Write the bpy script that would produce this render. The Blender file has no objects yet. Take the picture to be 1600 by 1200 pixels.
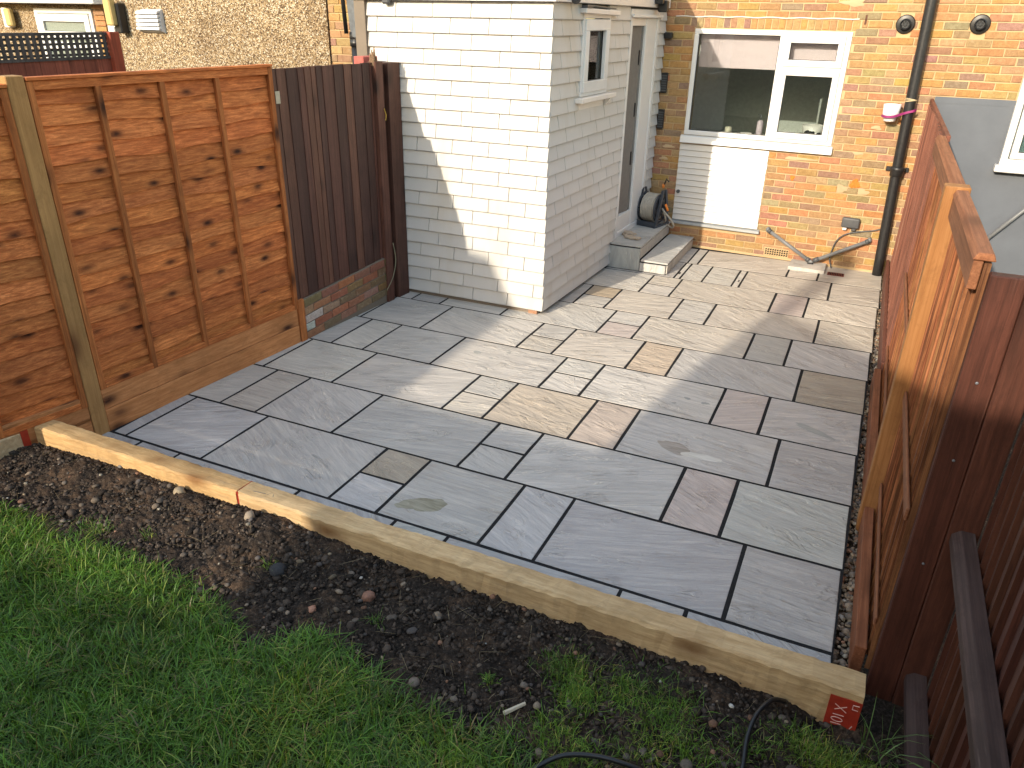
import bpy, bmesh, math, random
import numpy as np
from mathutils import Vector, Matrix
random.seed(7); RNG = np.random.default_rng(11)
SC = bpy.context.scene
COL = SC.collection

# ------------------------------------------------------------------ camera, sky, sun, exposure
cam_d = bpy.data.cameras.new('camera'); cam = bpy.data.objects.new('camera', cam_d); COL.objects.link(cam)
cam.location = (-0.29789, -2.62983, 2.29797)
cam.rotation_euler = (math.radians(64.13814), math.radians(-0.95252), math.radians(24.80395))
cam_d.sensor_width = 36.0; cam_d.lens = 1182.41 / 1600 * 36.0
cam_d.clip_start = 0.05; cam_d.clip_end = 500
SC.camera = cam

SUN_AZ = math.radians(15.0); SUN_EL = math.radians(23.3)
world = bpy.data.worlds.new('World'); SC.world = world; world.use_nodes = True
wn = world.node_tree.nodes; wl = world.node_tree.links
sky = wn.new('ShaderNodeTexSky'); sky.sky_type = 'NISHITA'; sky.sun_disc = False
sky.sun_elevation = SUN_EL; sky.sun_rotation = math.radians(195)
sky.altitude = 0; sky.air_density = 1.7; sky.dust_density = 1.6; sky.ozone_density = 0.5
wn['Background'].inputs['Strength'].default_value = 0.15
wl.new(sky.outputs[0], wn['Background'].inputs['Color'])

sun_d = bpy.data.lights.new('sun', 'SUN'); sun_d.energy = 2.1; sun_d.angle = math.radians(0.55)
sun_d.color = (1.0, 0.87, 0.69)
sun = bpy.data.objects.new('sun', sun_d); COL.objects.link(sun)
ldir = Vector((math.sin(SUN_AZ) * math.cos(SUN_EL), math.cos(SUN_AZ) * math.cos(SUN_EL), -math.sin(SUN_EL)))
sun.rotation_euler = ldir.to_track_quat('-Z', 'Y').to_euler(); sun.location = (-4, -12, 9)

SC.view_settings.view_transform = 'Standard'; SC.view_settings.look = 'None'
SC.view_settings.gamma = 1.0; SC.view_settings.use_curve_mapping = False
SC.view_settings.exposure = 1.5

# ------------------------------------------------------------------ helpers
class MB:
    """collects geometry; build() links it as ONE mesh object"""
    def __init__(s, fmap=None): s.v = []; s.f = []; s.m = fmap
    def add(s, vs, fs):
        o = len(s.v); s.v += [tuple(s.m(*p)) if s.m else tuple(p) for p in vs]; s.f += [tuple(i + o for i in f) for f in fs]; return s
    def hexa(s, p): return s.add(p, [(0,3,2,1),(4,5,6,7),(0,1,5,4),(1,2,6,5),(2,3,7,6),(3,0,4,7)])
    def box(s, x0, x1, y0, y1, z0, z1):
        return s.hexa([(x0,y0,z0),(x1,y0,z0),(x1,y1,z0),(x0,y1,z0),(x0,y0,z1),(x1,y0,z1),(x1,y1,z1),(x0,y1,z1)])
    def prism(s, a, b):
        n = len(a); return s.add(list(a) + list(b), [tuple(range(n))[::-1], tuple(range(n, 2*n))] + [(i, (i+1) % n, n + (i+1) % n, n + i) for i in range(n)])
    def tube(s, pts, r, n=8, cap=True):
        P = [Vector(p) for p in pts]; rs = r if isinstance(r, (list, tuple)) else [r] * len(P)
        t0 = (P[1] - P[0]).normalized(); ref = Vector((0,0,1)) if abs(t0.z) < .9 else Vector((1,0,0))
        u = t0.cross(ref).normalized(); V = []; F = []
        for i, p in enumerate(P):
            t = (P[min(i+1, len(P)-1)] - P[max(i-1, 0)]).normalized()
            u = (u - t * u.dot(t)).normalized(); w = t.cross(u)
            V += [p + (u * math.cos(2*math.pi*k/n) + w * math.sin(2*math.pi*k/n)) * rs[i] for k in range(n)]
        for i in range(len(P) - 1):
            F += [(i*n+k, i*n+(k+1) % n, (i+1)*n+(k+1) % n, (i+1)*n+k) for k in range(n)]
        if cap: F += [tuple(range(n))[::-1], tuple(range((len(P)-1)*n, len(P)*n))]
        return s.add(V, F)
    def ring(s, c, ax, R, r, n=28, m=6):
        ax = Vector(ax).normalized(); u = ax.orthogonal().normalized(); w = ax.cross(u); c = Vector(c)
        V = []; F = []
        for i in range(n):
            d = u * math.cos(2*math.pi*i/n) + w * math.sin(2*math.pi*i/n)
            V += [c + d * (R + r * math.cos(2*math.pi*k/m)) + ax * r * math.sin(2*math.pi*k/m) for k in range(m)]
        for i in range(n):
            j = (i + 1) % n; F += [(i*m+k, j*m+k, j*m+(k+1) % m, i*m+(k+1) % m) for k in range(m)]
        return s.add(V, F)
    def lathe(s, c, ax, prof, n=24):
        ax = Vector(ax).normalized(); u = ax.orthogonal().normalized(); w = ax.cross(u); c = Vector(c); V = []; F = []
        for (r, h) in prof: V += [c + ax * h + (u * math.cos(2*math.pi*k/n) + w * math.sin(2*math.pi*k/n)) * max(r, 1e-4) for k in range(n)]
        for i in range(len(prof) - 1): F += [(i*n+k, i*n+(k+1) % n, (i+1)*n+(k+1) % n, (i+1)*n+k) for k in range(n)]
        F += [tuple(range(n))[::-1], tuple(range((len(prof)-1)*n, len(prof)*n))]
        return s.add(V, F)
    def build(s, name, mat, parent=None, col=None, bevel=0, smooth=False, seg=1):
        me = bpy.data.meshes.new(name); me.from_pydata(s.v, [], s.f)
        bm = bmesh.new(); bm.from_mesh(me); bmesh.ops.recalc_face_normals(bm, faces=bm.faces)
        if bevel: bmesh.ops.bevel(bm, geom=list(bm.edges), offset=bevel, segments=seg, affect='EDGES', profile=.6)
        bm.to_mesh(me); bm.free()
        if col is not None: paint(me, col)
        if smooth: me.polygons.foreach_set('use_smooth', [True] * len(me.polygons))
        return link(name, me, mat, parent)
def paint(me, col):
    a = me.color_attributes.new('Col', 'FLOAT_COLOR', 'POINT')
    c = np.array(col, dtype=np.float32)
    if c.ndim == 1: c = np.tile(np.r_[c[:3], 1.0], (len(me.vertices), 1))
    a.data.foreach_set('color', c.astype(np.float32).ravel())
def link(name, me, mat, parent=None):
    o = bpy.data.objects.new(name, me); COL.objects.link(o)
    if mat: me.materials.append(mat)
    if parent is not None:
        o.parent = parent; o.matrix_parent_inverse = Matrix.Translation(-parent.location) if parent.type == 'EMPTY' else Matrix()
    return o
def tag(o, label, cat, group=None):
    o['label'] = label; o['category'] = cat
    if group: o['group'] = group
    return o
def struct(o): o['kind'] = 'structure'; return o
def thing(name, label, cat, loc=(0,0,0), group=None):
    o = bpy.data.objects.new(name, None); COL.objects.link(o); o.location = loc; o.empty_display_size = .1
    return tag(o, label, cat, group)
def npmesh(name, V, F, mat, parent=None, col=None, smooth=False):
    """V (n,3); F (m,k) all faces with k corners"""
    me = bpy.data.meshes.new(name); k = F.shape[1]
    me.vertices.add(len(V)); me.vertices.foreach_set('co', V.astype(np.float32).ravel())
    me.loops.add(F.size); me.loops.foreach_set('vertex_index', F.astype(np.int32).ravel())
    me.polygons.add(len(F)); me.polygons.foreach_set('loop_start', np.arange(0, F.size, k, dtype=np.int32))
    me.update(calc_edges=True)
    if col is not None: paint(me, col)
    if smooth: me.polygons.foreach_set('use_smooth', [True] * len(F))
    return link(name, me, mat, parent)
def smooth_path(pts, k=8):
    P = [Vector(p) for p in pts]; P = [P[0]*2 - P[1]] + P + [P[-1]*2 - P[-2]]; out = []
    for i in range(1, len(P) - 2):
        for j in range(k):
            t = j / k; a, b, c, d = P[i-1], P[i], P[i+1], P[i+2]
            out.append(.5 * ((2*b) + (c - a)*t + (2*a - 5*b + 4*c - d)*t*t + (3*b - a - 3*c + d)*t**3))
    return out + [P[-2]]
def vnoise(x, y, seed=0):
    xi = np.floor(x).astype(np.int64); yi = np.floor(y).astype(np.int64); xf = x - xi; yf = y - yi
    xf = xf*xf*(3 - 2*xf); yf = yf*yf*(3 - 2*yf)
    def h(a, b):
        n = (a * 374761393 + b * 668265263 + seed * 974634777) & 0x7fffffff
        n = (n ^ (n >> 13)) * 1274126177 & 0x7fffffff
        return ((n ^ (n >> 16)) & 0xffff) / 65535.0
    return (h(xi, yi)*(1-xf) + h(xi+1, yi)*xf)*(1-yf) + (h(xi, yi+1)*(1-xf) + h(xi+1, yi+1)*xf)*yf
def fbm(x, y, s, octv=4, seed=0):
    r = 0; a = 1; t = 0
    for i in range(octv): r = r + a * vnoise(x * s, y * s, seed + i); t += a; a *= .55; s *= 2.03
    return r / t
def jit(c, a): return tuple(max(0.0, v * (1 + random.uniform(-a, a))) for v in c)
def gjit(c, a):
    k = 1 + random.uniform(-a, a); return tuple(v * k for v in c)

# ------------------------------------------------------------------ materials
class NT:
    def __init__(s, name):
        s.mat = bpy.data.materials.new(name); s.mat.use_nodes = True; s.t = s.mat.node_tree
        s.b = s.t.nodes['Principled BSDF']; s.o = s.t.nodes['Material Output']
    def n(s, ty, **kw):
        nd = s.t.nodes.new('ShaderNode' + ty)
        for k, v in kw.items():
            if k.startswith('i_'):
                nm = k[2:].replace('_', ' ')
                s.set(nd.inputs[int(nm)] if nm.isdigit() else nd.inputs[nm], v)
            else: setattr(nd, k, v)
        return nd
    def set(s, sock, v):
        if isinstance(v, bpy.types.NodeSocket): s.t.links.new(v, sock)
        elif isinstance(v, bpy.types.Node): s.t.links.new(v.outputs[0], sock)
        else: sock.default_value = v
    def coord(s, scale=(1,1,1), rnd=True, rot=(0,0,0)):
        tc = s.n('TexCoord'); out = tc.outputs['Object']
        if rnd:
            oi = s.n('ObjectInfo'); m = s.n('Math', operation='MULTIPLY'); s.set(m.inputs[0], oi.outputs['Random']); m.inputs[1].default_value = 37.0
            va = s.n('VectorMath', operation='ADD'); s.set(va.inputs[0], out); s.set(va.inputs[1], m); out = va.outputs[0]
        mp = s.n('Mapping'); s.set(mp.inputs['Vector'], out); mp.inputs['Scale'].default_value = scale; mp.inputs['Rotation'].default_value = rot
        return mp.outputs[0]
    def noise(s, vec, scale=5, detail=4, rough=.55, dist=0):
        return s.n('TexNoise', i_Vector=vec, i_Scale=scale, i_Detail=detail, i_Roughness=rough, i_Distortion=dist).outputs['Fac']
    def voro(s, vec, scale, out='Distance', feature='F1'):
        return s.n('TexVoronoi', feature=feature, i_Vector=vec, i_Scale=scale).outputs[out]
    def ramp(s, fac, stops, interp='LINEAR'):
        r = s.n('ValToRGB'); r.color_ramp.interpolation = interp; el = r.color_ramp.elements
        while len(el) < len(stops): el.new(.5)
        for e, (p, c) in zip(el, stops): e.position = p; e.color = (*c, 1) if not isinstance(c, (int, float)) else (c, c, c, 1)
        s.set(r.inputs[0], fac); return r.outputs[0]
    def mix(s, fac, a, b, mode='MIX'):
        m = s.n('MixRGB', blend_type=mode)
        for i, v in enumerate((fac, a, b)):
            if isinstance(v, tuple): v = (*v, 1)
            s.set(m.inputs[i], v)
        return m.outputs[0]
    def mul(s, a, b):
        m = s.n('Math', operation='MULTIPLY'); s.set(m.inputs[0], a); s.set(m.inputs[1], b); return m.outputs[0]
    def attr(s): return s.n('Attribute', attribute_name='Col').outputs['Color']
    def bump(s, h, strength=.4, dist=.01, normal=None):
        b = s.n('Bump', i_Strength=strength, i_Distance=dist, i_Height=h)
        if normal: s.set(b.inputs['Normal'], normal)
        return b.outputs[0]
    def fin(s, color, rough=.7, bump=None, spec=.3, metal=0):
        s.set(s.b.inputs['Base Color'], color if not isinstance(color, tuple) else (*color, 1)); s.set(s.b.inputs['Roughness'], rough)
        s.b.inputs['Specular IOR Level'].default_value = spec; s.b.inputs['Metallic'].default_value = metal
        if bump is not None: s.set(s.b.inputs['Normal'], bump)
        return s.mat

def m_plain(name, c, rough=.5, spec=.4, metal=0, var=.12, scale=25, bump=.05):
    t = NT(name); v = t.coord((1,1,1)); n = t.noise(v, scale, 5, .6)
    c2 = t.ramp(n, [(.25, tuple(x*(1-var) for x in c)), (.75, tuple(min(1, x*(1+var)) for x in c))])
    return t.fin(c2, rough, t.bump(n, bump, .004), spec, metal)
def m_wood(name, light, dark, knot, grain=(60, 2.2, 60), knots=True, rough=.72, spec=.25, wear=None, kscale=1.0, bmp=.35):
    t = NT(name); v = t.coord(grain)
    n1 = t.noise(v, 1.0, 8, .72, .35)
    col = t.ramp(n1, [(.30, tuple(x*.8 for x in dark)), (.42, dark), (.55, tuple((a+b)/2 for a, b in zip(light, dark))), (.68, light)])
    big = t.noise(t.coord((1,1,1)), 2.6, 3, .5)
    col = t.mix(t.ramp(big, [(.3, .45), (.7, 0.0)]), col, tuple(x*.55 for x in dark))
    h = n1
    if knots:
        mx = max(grain); ks = tuple((7.0 if g > mx*.5 else 3.2) * kscale for g in grain)
        kv = t.coord(ks)
        wob = t.noise(kv, 3.0, 3, .6)
        d = t.voro(kv, 1.0); dd = t.n('Math', operation='ADD'); t.set(dd.inputs[0], d); t.set(dd.inputs[1], t.mul(wob, .10))
        km = t.ramp(dd, [(.11, 1.0), (.17, .75), (.25, .30), (.38, 0.0)])
        col = t.mix(km, col, knot)
    saw = t.noise(t.coord(tuple(max(9.0, g*.30) for g in grain)), 1.0, 5, .75, .5)
    col = t.mix(t.ramp(saw, [(.36, .40), (.50, 0.0)]), col, tuple(x*.6 for x in dark))
    col = t.mix(1.0, col, t.attr(), 'MULTIPLY')
    if wear:
        w = t.noise(t.coord((grain[0]*.5, grain[1]*1.5, grain[2]*.5)), 1.0, 5, .7)
        col = t.mix(t.ramp(w, [(.58, 0.0), (.74, .65)]), col, wear)
    return t.fin(col, rough, t.bump(h, bmp, .004), spec)

def m_slab():
    t = NT('sandstone paving'); base = t.attr()
    oi = t.n('ObjectInfo'); ang = t.n('MapRange', i_To_Min=-.55, i_To_Max=.75); t.set(ang.inputs['Value'], oi.outputs['Random'])
    vr = t.n('VectorRotate', rotation_type='Z_AXIS'); t.set(vr.inputs['Vector'], t.coord((1,1,1))); t.set(vr.inputs['Angle'], ang.outputs[0])
    def mp(sc):
        m = t.n('Mapping'); t.set(m.inputs['Vector'], vr.outputs[0]); m.inputs['Scale'].default_value = sc; return m.outputs[0]
    big = t.noise(mp((1.6, 3.2, 1)), 1.5, 4, .6, .6)
    streak = t.noise(mp((3.0, 34, 3)), 1.0, 6, .68, 1.0)
    lam = t.noise(mp((1.7, 5.5, 1)), 1.3, 4, .55, 1.1)
    sc = t.mul(lam, 11.0); fr = t.n('Math', operation='FRACT'); t.set(fr.inputs[0], sc)
    line = t.ramp(fr.outputs[0], [(.0, 1.0), (.05, .7), (.13, 0.0)])
    lmask = t.ramp(t.noise(mp((2.2, 3.0, 1)), 1.7, 3, .6), [(.50, 0.0), (.60, 1.0)])
    edge = t.mul(line, lmask)
    col = t.mix(t.ramp(big, [(.3, .60), (.66, 0.0)]), base, t.mix(1.0, base, (.68,.69,.71), 'MULTIPLY'))
    col = t.mix(t.ramp(streak, [(.30, .62), (.53, 0.0)]), col, t.mix(1.0, base, (.60,.60,.61), 'MULTIPLY'))
    col = t.mix(t.ramp(streak, [(.53, 0.0), (.72, .60)]), col, t.mix(1.0, base, (1.32,1.30,1.24), 'MULTIPLY'))
    col = t.mix(t.mul(edge, .75), col, t.mix(1.0, base, (1.5,1.46,1.34), 'MULTIPLY'))
    blot = t.ramp(t.noise(t.coord((1,1,1)), 5.0, 5, .7), [(.60, 0.0), (.76, .32)])
    col = t.mix(blot, col, t.mix(1.0, base, (.80,.66,.48), 'MULTIPLY'))
    spots = t.ramp(t.voro(t.coord((1,1,1)), 9.0), [(.03, .5), (.05, 0.0)])
    col = t.mix(spots, col, t.mix(1.0, base, (.55,.53,.5), 'MULTIPLY'))
    fine = t.noise(t.coord((1,1,1)), 190, 3, .7)
    col = t.mix(t.ramp(fine, [(.35, .22), (.6, 0.0)]), col, t.mix(1.0, base, (.6,.6,.6), 'MULTIPLY'))
    step = t.n('MapRange', i_From_Min=0.0, i_From_Max=.25); t.set(step.inputs['Value'], fr.outputs[0])
    hh = t.mul(step.outputs[0], lmask)
    b1 = t.bump(lam, .5, .03); b2 = t.bump(hh, .9, .005, b1); b3 = t.bump(streak, .8, .008, b2); b4 = t.bump(fine, .25, .0015, b3)
    return t.fin(col, t.ramp(big, [(.3, .45), (.7, .65)]), b4, .35)
def m_brick(name, mortar_stain=.3):
    t = NT(name); a = t.attr(); v = t.coord((1,1,1))
    n = t.noise(v, 30, 5, .65, .4); n2 = t.noise(v, 140, 3, .6)
    col = t.mix(t.ramp(n, [(.3, .55), (.62, 0.0)]), a, t.mix(1.0, a, (.50,.40,.36), 'MULTIPLY'))
    col = t.mix(t.ramp(n2, [(.4, .4), (.6, 0.0)]), col, t.mix(1.0, a, (.55,.5,.5), 'MULTIPLY'))
    col = t.mix(t.ramp(t.noise(t.coord((1,1,1)), 16, 4, .7), [(.60, 0.0), (.74, mortar_stain)]), col, (.50,.40,.27))
    return t.fin(col, .88, t.bump(n2, .5, .005, t.bump(n, .5, .008)), .15)
def m_clad():
    t = NT('white brick-effect cladding'); v = t.coord((1,1,1), rnd=False)
    st = t.ramp(t.noise(t.coord((2.2, 2.2, .55), rnd=False), 1.5, 4, .6), [(.50, 0.0), (.74, .55)])
    col = t.mix(st, (.515,.505,.485), (.43,.385,.305))
    sp = t.ramp(t.voro(t.coord((1,1,1), rnd=False), 26), [(.02, .7), (.06, 0.0)])
    spm = t.ramp(t.noise(v, 3.0, 2), [(.58, 0.0), (.66, 1.0)])
    col = t.mix(t.mul(sp, spm), col, (.40,.28,.13))
    col = t.mix(1.0, col, t.attr(), 'MULTIPLY')
    n = t.noise(t.coord((1,1,6)), 22, 4, .6)
    return t.fin(col, .42, t.bump(n, .12, .004), .4)
def m_upvc(name, c=(.80,.80,.80)):
    t = NT(name); n = t.noise(t.coord((1,1,1)), 9, 5, .65)
    return t.fin(t.ramp(n, [(.3, tuple(x*.93 for x in c)), (.7, c)]), .28, None, .5)
def m_soil():
    t = NT('dark loose soil'); v = t.coord((1,1,1), rnd=False)
    n = t.noise(v, 5.5, 5, .65, .5); f = t.noise(v, 70, 6, .75)
    col = t.ramp(f, [(.30, (.007,.005,.004)), (.55, (.034,.026,.021)), (.78, (.12,.092,.070))])
    col = t.mix(t.ramp(n, [(.44, 0.0), (.62, .85)]), col, t.mix(1.0, col, (2.9, 2.45, 2.0), 'MULTIPLY'))
    return t.fin(col, .95, t.bump(f, .9, .012), .1)
def m_stone(name, rough=.85):
    t = NT(name); a = t.attr(); n = t.noise(t.coord((1,1,1), rnd=False), 120, 4, .7)
    return t.fin(t.mix(t.ramp(n, [(.35, .55), (.65, 0.0)]), a, t.mix(1.0, a, (.5,.46,.42), 'MULTIPLY')), rough, t.bump(n, .4, .004), .2)
def m_grass():
    t = NT('grass blades'); a = t.attr()
    t.set(t.b.inputs['Base Color'], a); t.b.inputs['Roughness'].default_value = .42; t.b.inputs['Specular IOR Level'].default_value = .35
    tr = t.n('BsdfTranslucent'); t.set(tr.inputs[0], t.mix(1.0, a, (1.5,1.5,.6), 'MULTIPLY'))
    ms = t.n('MixShader', i_0=.28); t.set(ms.inputs[1], t.b.outputs[0]); t.set(ms.inputs[2], tr.outputs[0])
    t.t.links.new(ms.outputs[0], t.o.inputs['Surface']); return t.mat
def m_glass():
    t = NT('window glass'); fr = t.n('Fresnel', i_IOR=1.52)
    tr = t.n('BsdfTransparent'); tr.inputs[0].default_value = (.86,.89,.88,1)
    gl = t.n('BsdfGlossy', i_Roughness=.01); ad = t.n('Math', operation='ADD'); ad.use_clamp = True
    t.set(ad.inputs[0], fr); ad.inputs[1].default_value = .05
    ms = t.n('MixShader'); t.set(ms.inputs[0], ad); t.set(ms.inputs[1], tr.outputs[0]); t.set(ms.inputs[2], gl.outputs[0])
    t.t.links.new(ms.outputs[0], t.o.inputs['Surface']); return t.mat
def m_pebble():
    t = NT('pebbledash render'); v = t.coord((1,1,1), rnd=False)
    vo = t.n('TexVoronoi', i_Vector=v, i_Scale=95.0)
    cc = t.n('SeparateColor'); t.set(cc.inputs[0], vo.outputs['Color'])
    col = t.ramp(cc.outputs[0], [(.0, (.14,.095,.058)), (.3, (.33,.235,.130)), (.6, (.45,.340,.205)), (.85, (.62,.54,.41))], 'CONSTANT')
    col = t.mix(t.ramp(t.noise(v, 1.3, 4, .6), [(.42, .0), (.62, .6)]), col, t.mix(1.0, col, (.52,.47,.45), 'MULTIPLY'))
    return t.fin(col, .9, t.bump(vo.outputs['Distance'], 1.0, .012), .15)
def m_render(name, c):
    t = NT(name); v = t.coord((1,1,1), rnd=False); n = t.noise(v, 40, 5, .7); b = t.noise(v, 3, 4, .6)
    col = t.ramp(b, [(.3, tuple(x*.88 for x in c)), (.7, tuple(x*1.06 for x in c))])
    return t.fin(col, .8, t.bump(n, .25, .006), .2)

ORANGE = m_wood('orange stained softwood', (.92,.325,.098), (.46,.130,.034), (.045,.011,.004), (62, 6.0, 80), kscale=1.25, bmp=1.0)
ORANGE_V = m_wood('orange stained batten', (.66,.235,.070), (.34,.105,.029), (.05,.016,.007), (70, 70, 2.4), kscale=.9)
GRAVELB = m_wood('timber gravel board', (.72,.325,.130), (.50,.200,.070), (.05,.016,.008), (55, 1.8, 60), kscale=.9)
POSTW = m_wood('green treated post timber', (.52,.285,.110), (.38,.20,.072), (.13,.05,.018), (60, 60, 1.6), kscale=.55, bmp=.2)
DARKV = m_wood('dark brown painted board', (.150,.075,.052), (.085,.040,.028), (.018,.009,.007), (55, 55, 1.6), kscale=.8, rough=.6, spec=.3)
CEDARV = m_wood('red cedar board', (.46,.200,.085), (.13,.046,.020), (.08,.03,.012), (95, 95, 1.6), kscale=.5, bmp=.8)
CEDARH = m_wood('red cedar rail', (.38,.165,.080), (.21,.080,.036), (.10,.04,.018), (80, 1.7, 80), kscale=.6)
GOLDV = m_wood('golden new post', (.45,.220,.085), (.31,.135,.045), (.22,.08,.02), (60, 60, 1.5), kscale=.5, bmp=.2)
REDB = m_wood('red brown painted old boards', (.26,.105,.066), (.155,.060,.040), (.08,.03,.02), (60, 60, 1.5), kscale=.5, wear=(.34,.24,.18), rough=.65)
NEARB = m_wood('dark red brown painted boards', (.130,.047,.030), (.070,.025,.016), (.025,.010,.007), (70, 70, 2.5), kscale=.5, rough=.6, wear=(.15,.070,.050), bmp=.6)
RAILD = m_wood('weathered dark rail', (.095,.058,.050), (.052,.031,.027), (.025,.015,.012), (70, 1.6, 70), kscale=.6, wear=(.13,.095,.085))
SLEEP = m_wood('treated sleeper timber', (.74,.575,.37), (.50,.36,.205), (.22,.125,.06), (4.5, 42, 50), kscale=.75, rough=.78, wear=(.27,.195,.12), bmp=.9)
GREYW = m_wood('weathered grey trellis lath', (.115,.100,.095), (.065,.056,.052), (.03,.025,.022), (60, 60, 2.0), knots=False)
SLAB = m_slab()
GROUT = m_plain('black jointing grout', (.020,.020,.021), .9, .1, var=.35, scale=60, bump=.4)
BRICK = m_brick('london stock brick'); BRICKR = m_brick('old red plinth brick', .5)
MORTAR = m_render('sandy lime mortar', (.47,.340,.190)); MORTARD = m_render('grey plinth mortar', (.20,.165,.13))
CLAD = m_clad(); BACKW = m_plain('grey backing behind cladding', (.09,.09,.088), .9, .1); UPVC = m_upvc('white window plastic', (.68,.68,.67)); UPVC_W = m_upvc('cream aged plastic', (.74,.70,.66))
PANELW = m_upvc('white horizontal cladding', (.60,.59,.57))
SEAL = m_plain('dark void behind cladding', (.012,.012,.013), .9, .1)
BLACKP = m_plain('black painted iron', (.017,.017,.018), .42, .45, var=.5, scale=40, bump=.25)
BLACKPL = m_plain('black plastic', (.014,.014,.015), .38, .45)
GREYPL = m_plain('grey waste pipe plastic', (.155,.160,.165), .42, .4)
DGREY = m_plain('dark grey plastic', (.070,.073,.078), .45, .4)
NAVY = m_plain('slate blue plastic', (.035,.042,.055), .45, .4)
HOSE = m_plain('pale grey hose', (.36,.33,.28), .5, .35)
ORANGEPL = m_plain('orange plastic connector', (.75,.22,.03), .4, .4)
STEPS = None
GLASS = m_glass(); INNER = m_plain('dim interior plaster', (.55,.57,.54), .9, .1); DARKIN = m_plain('dark room', (.02,.02,.02), .9, .1)
BLIND = m_plain('mauve roller blind', (.86,.70,.76), .8, .1, var=.04); CURT = m_plain('cream curtain', (.62,.56,.48), .85, .1, var=.06)
GREYR = m_render('grey painted render', (.122,.134,.155)); PEB = m_pebble()
SOIL = m_soil(); STONE = m_stone('garden stones'); GRASS = m_grass()
REDP = m_plain('red end-seal paint', (.32,.030,.014), .55, .35, var=.25); CHALK = m_plain('white chalk marks', (.62,.42,.36), .9, .1)
WHITEC = m_plain('white ceramic', (.78,.76,.74), .3, .5, var=.03); MAGENTA = m_plain('magenta strap', (.23,.022,.12), .5, .4)
LEAD = m_plain('lead flashing', (.15,.16,.175), .5, .45, metal=.3, var=.25); GREYSILL = m_plain('grey sill', (.30,.31,.31), .55, .3)
CLOTH = m_plain('beige work gloves', (.42,.34,.26), .95, .1, var=.15); AMBER = m_plain('amber lamp glass', (.50,.38,.16), .25, .5)
PALE = m_plain('pale wood offcut', (.46,.40,.30), .8, .15); STAIN_O = None

# ------------------------------------------------------------------ ground, soil, patio bed
P = .575
g = MB().add([(-200,-200,-.06),(200,-200,-.06),(200,200,-.06),(-200,200,-.06)], [(0,1,2,3)]).build('ground', SOIL); struct(g)

def soil_h(x, y):
    base = .080 + .056*np.exp(-((y + .45)/.16)**2) * np.clip((-.25 - x)/.5, -.9, 1) * (.55 + .45*np.sin(x*1.7 + .6))
    base = base + .05*np.exp(-(((x + 2.55)/.25)**2 + ((y + .55)/.14)**2)) + .03*(fbm(x, y, 3.0, 3, 5) - .5)
    base = base - .050*np.exp(-(((x + .03)/.20)**2 + ((y + .42)/.085)**2))
    return base
nx, ny = 700, 300
gx = np.linspace(-5.2, .62, nx); gy = np.linspace(-2.5, -.372, ny); GX, GY = np.meshgrid(gx, gy)
LX = [-6,-3.9,-3.4,-2.8,-2.45,-2.26,-2.15,-1.98,-1.82,-1.51,-1.19,-.78,-.5,.3,1]; LY = [-.86,-.86,-.88,-.83,-.90,-.95,-1.06,-.92,-.85,-.98,-1.0,-1.08,-1.2,-1.35,-1.5]
def lawn_d(x, y):   # positive inside the lawn
    return np.interp(x, LX, LY) + .09*(fbm(x, y, 9, 3, 21) - .5) - y
rough = np.clip(1 - lawn_d(GX, GY)*6, .25, 1)
HZ = soil_h(GX, GY) + rough*(.050*(fbm(GX, GY, 13, 4, 1) - .5) + .032*(fbm(GX, GY, 42, 4, 2) - .5) + .012*(fbm(GX, GY, 110, 2, 3) - .5))
V = np.stack([GX, GY, HZ], -1).reshape(-1, 3); idx = np.arange(nx*ny).reshape(ny, nx)
F = np.stack([idx[:-1,:-1], idx[:-1,1:], idx[1:,1:], idx[1:,:-1]], -1).reshape(-1, 4)
o = struct(npmesh('soil_bed', V, F, SOIL, smooth=True))

def blobs(locs, sizes, cols, seed=3, sub=1, flat=.7, jitter=.24):
    bm = bmesh.new(); bmesh.ops.create_icosphere(bm, subdivisions=sub, radius=1)
    bv = np.array([v.co[:] for v in bm.verts]); bf = np.array([[v.index for v in f.verts] for f in bm.faces]); bm.free()
    r = np.random.default_rng(seed); n = len(locs); nv = len(bv)
    q = r.normal(size=(n, 3, 3)); Q = np.linalg.qr(q)[0]
    sc = sizes[:, None] * r.uniform(.65, 1.25, (n, 3))
    vv = bv[None] * (1 + r.uniform(-jitter, jitter, (n, nv, 1)))
    vv = np.einsum('nij,nvj->nvi', Q, vv * sc[:, None]); vv[:, :, 2] *= flat
    vv += locs[:, None]
    return vv.reshape(-1, 3), (bf[None] + np.arange(n)[:, None, None]*nv).reshape(-1, 3), np.c_[np.repeat(cols, nv, 0), np.ones(n*nv)]
# clods and stones lying on the soil
def scatter(n, seed, keep):
    r = np.random.default_rng(seed); x = r.uniform(-4.4, .35, n*4); y = r.uniform(-1.5, -.39, n*4)
    k = keep(x, y, r); return x[k][:n], y[k][:n], r
x, y, r = scatter(14000, 5, lambda x, y, r: (lawn_d(x, y) < .03) & (r.random(len(x)) < .35 + .65*fbm(x, y, 4, 2, 40)))
s = np.abs(r.normal(0, .0050, len(x))) + .0022; s[:160] = r.uniform(.010, .024, 160)
c = np.outer(r.uniform(.3, 1.7, len(x)), [.050,.038,.030])
V, F, CC = blobs(np.c_[x, y, soil_h(x, y) + .002], s, c, 8, jitter=.42)
clods = npmesh('soil_clods', V, F, STONE, col=CC); clods['kind'] = 'stuff'
tag(clods, 'dark crumbly clods strewn over the soil strip', 'soil')
x, y, r = scatter(620, 9, lambda x, y, r: (lawn_d(x, y) < .02))
s = np.abs(r.normal(0, .005, len(x))) + .0026; s[:45] += .009
pal = np.array([[.30,.235,.175],[.20,.165,.135],[.36,.20,.13],[.44,.39,.31],[.15,.13,.12],[.36,.28,.19],[.60,.57,.52]])
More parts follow.
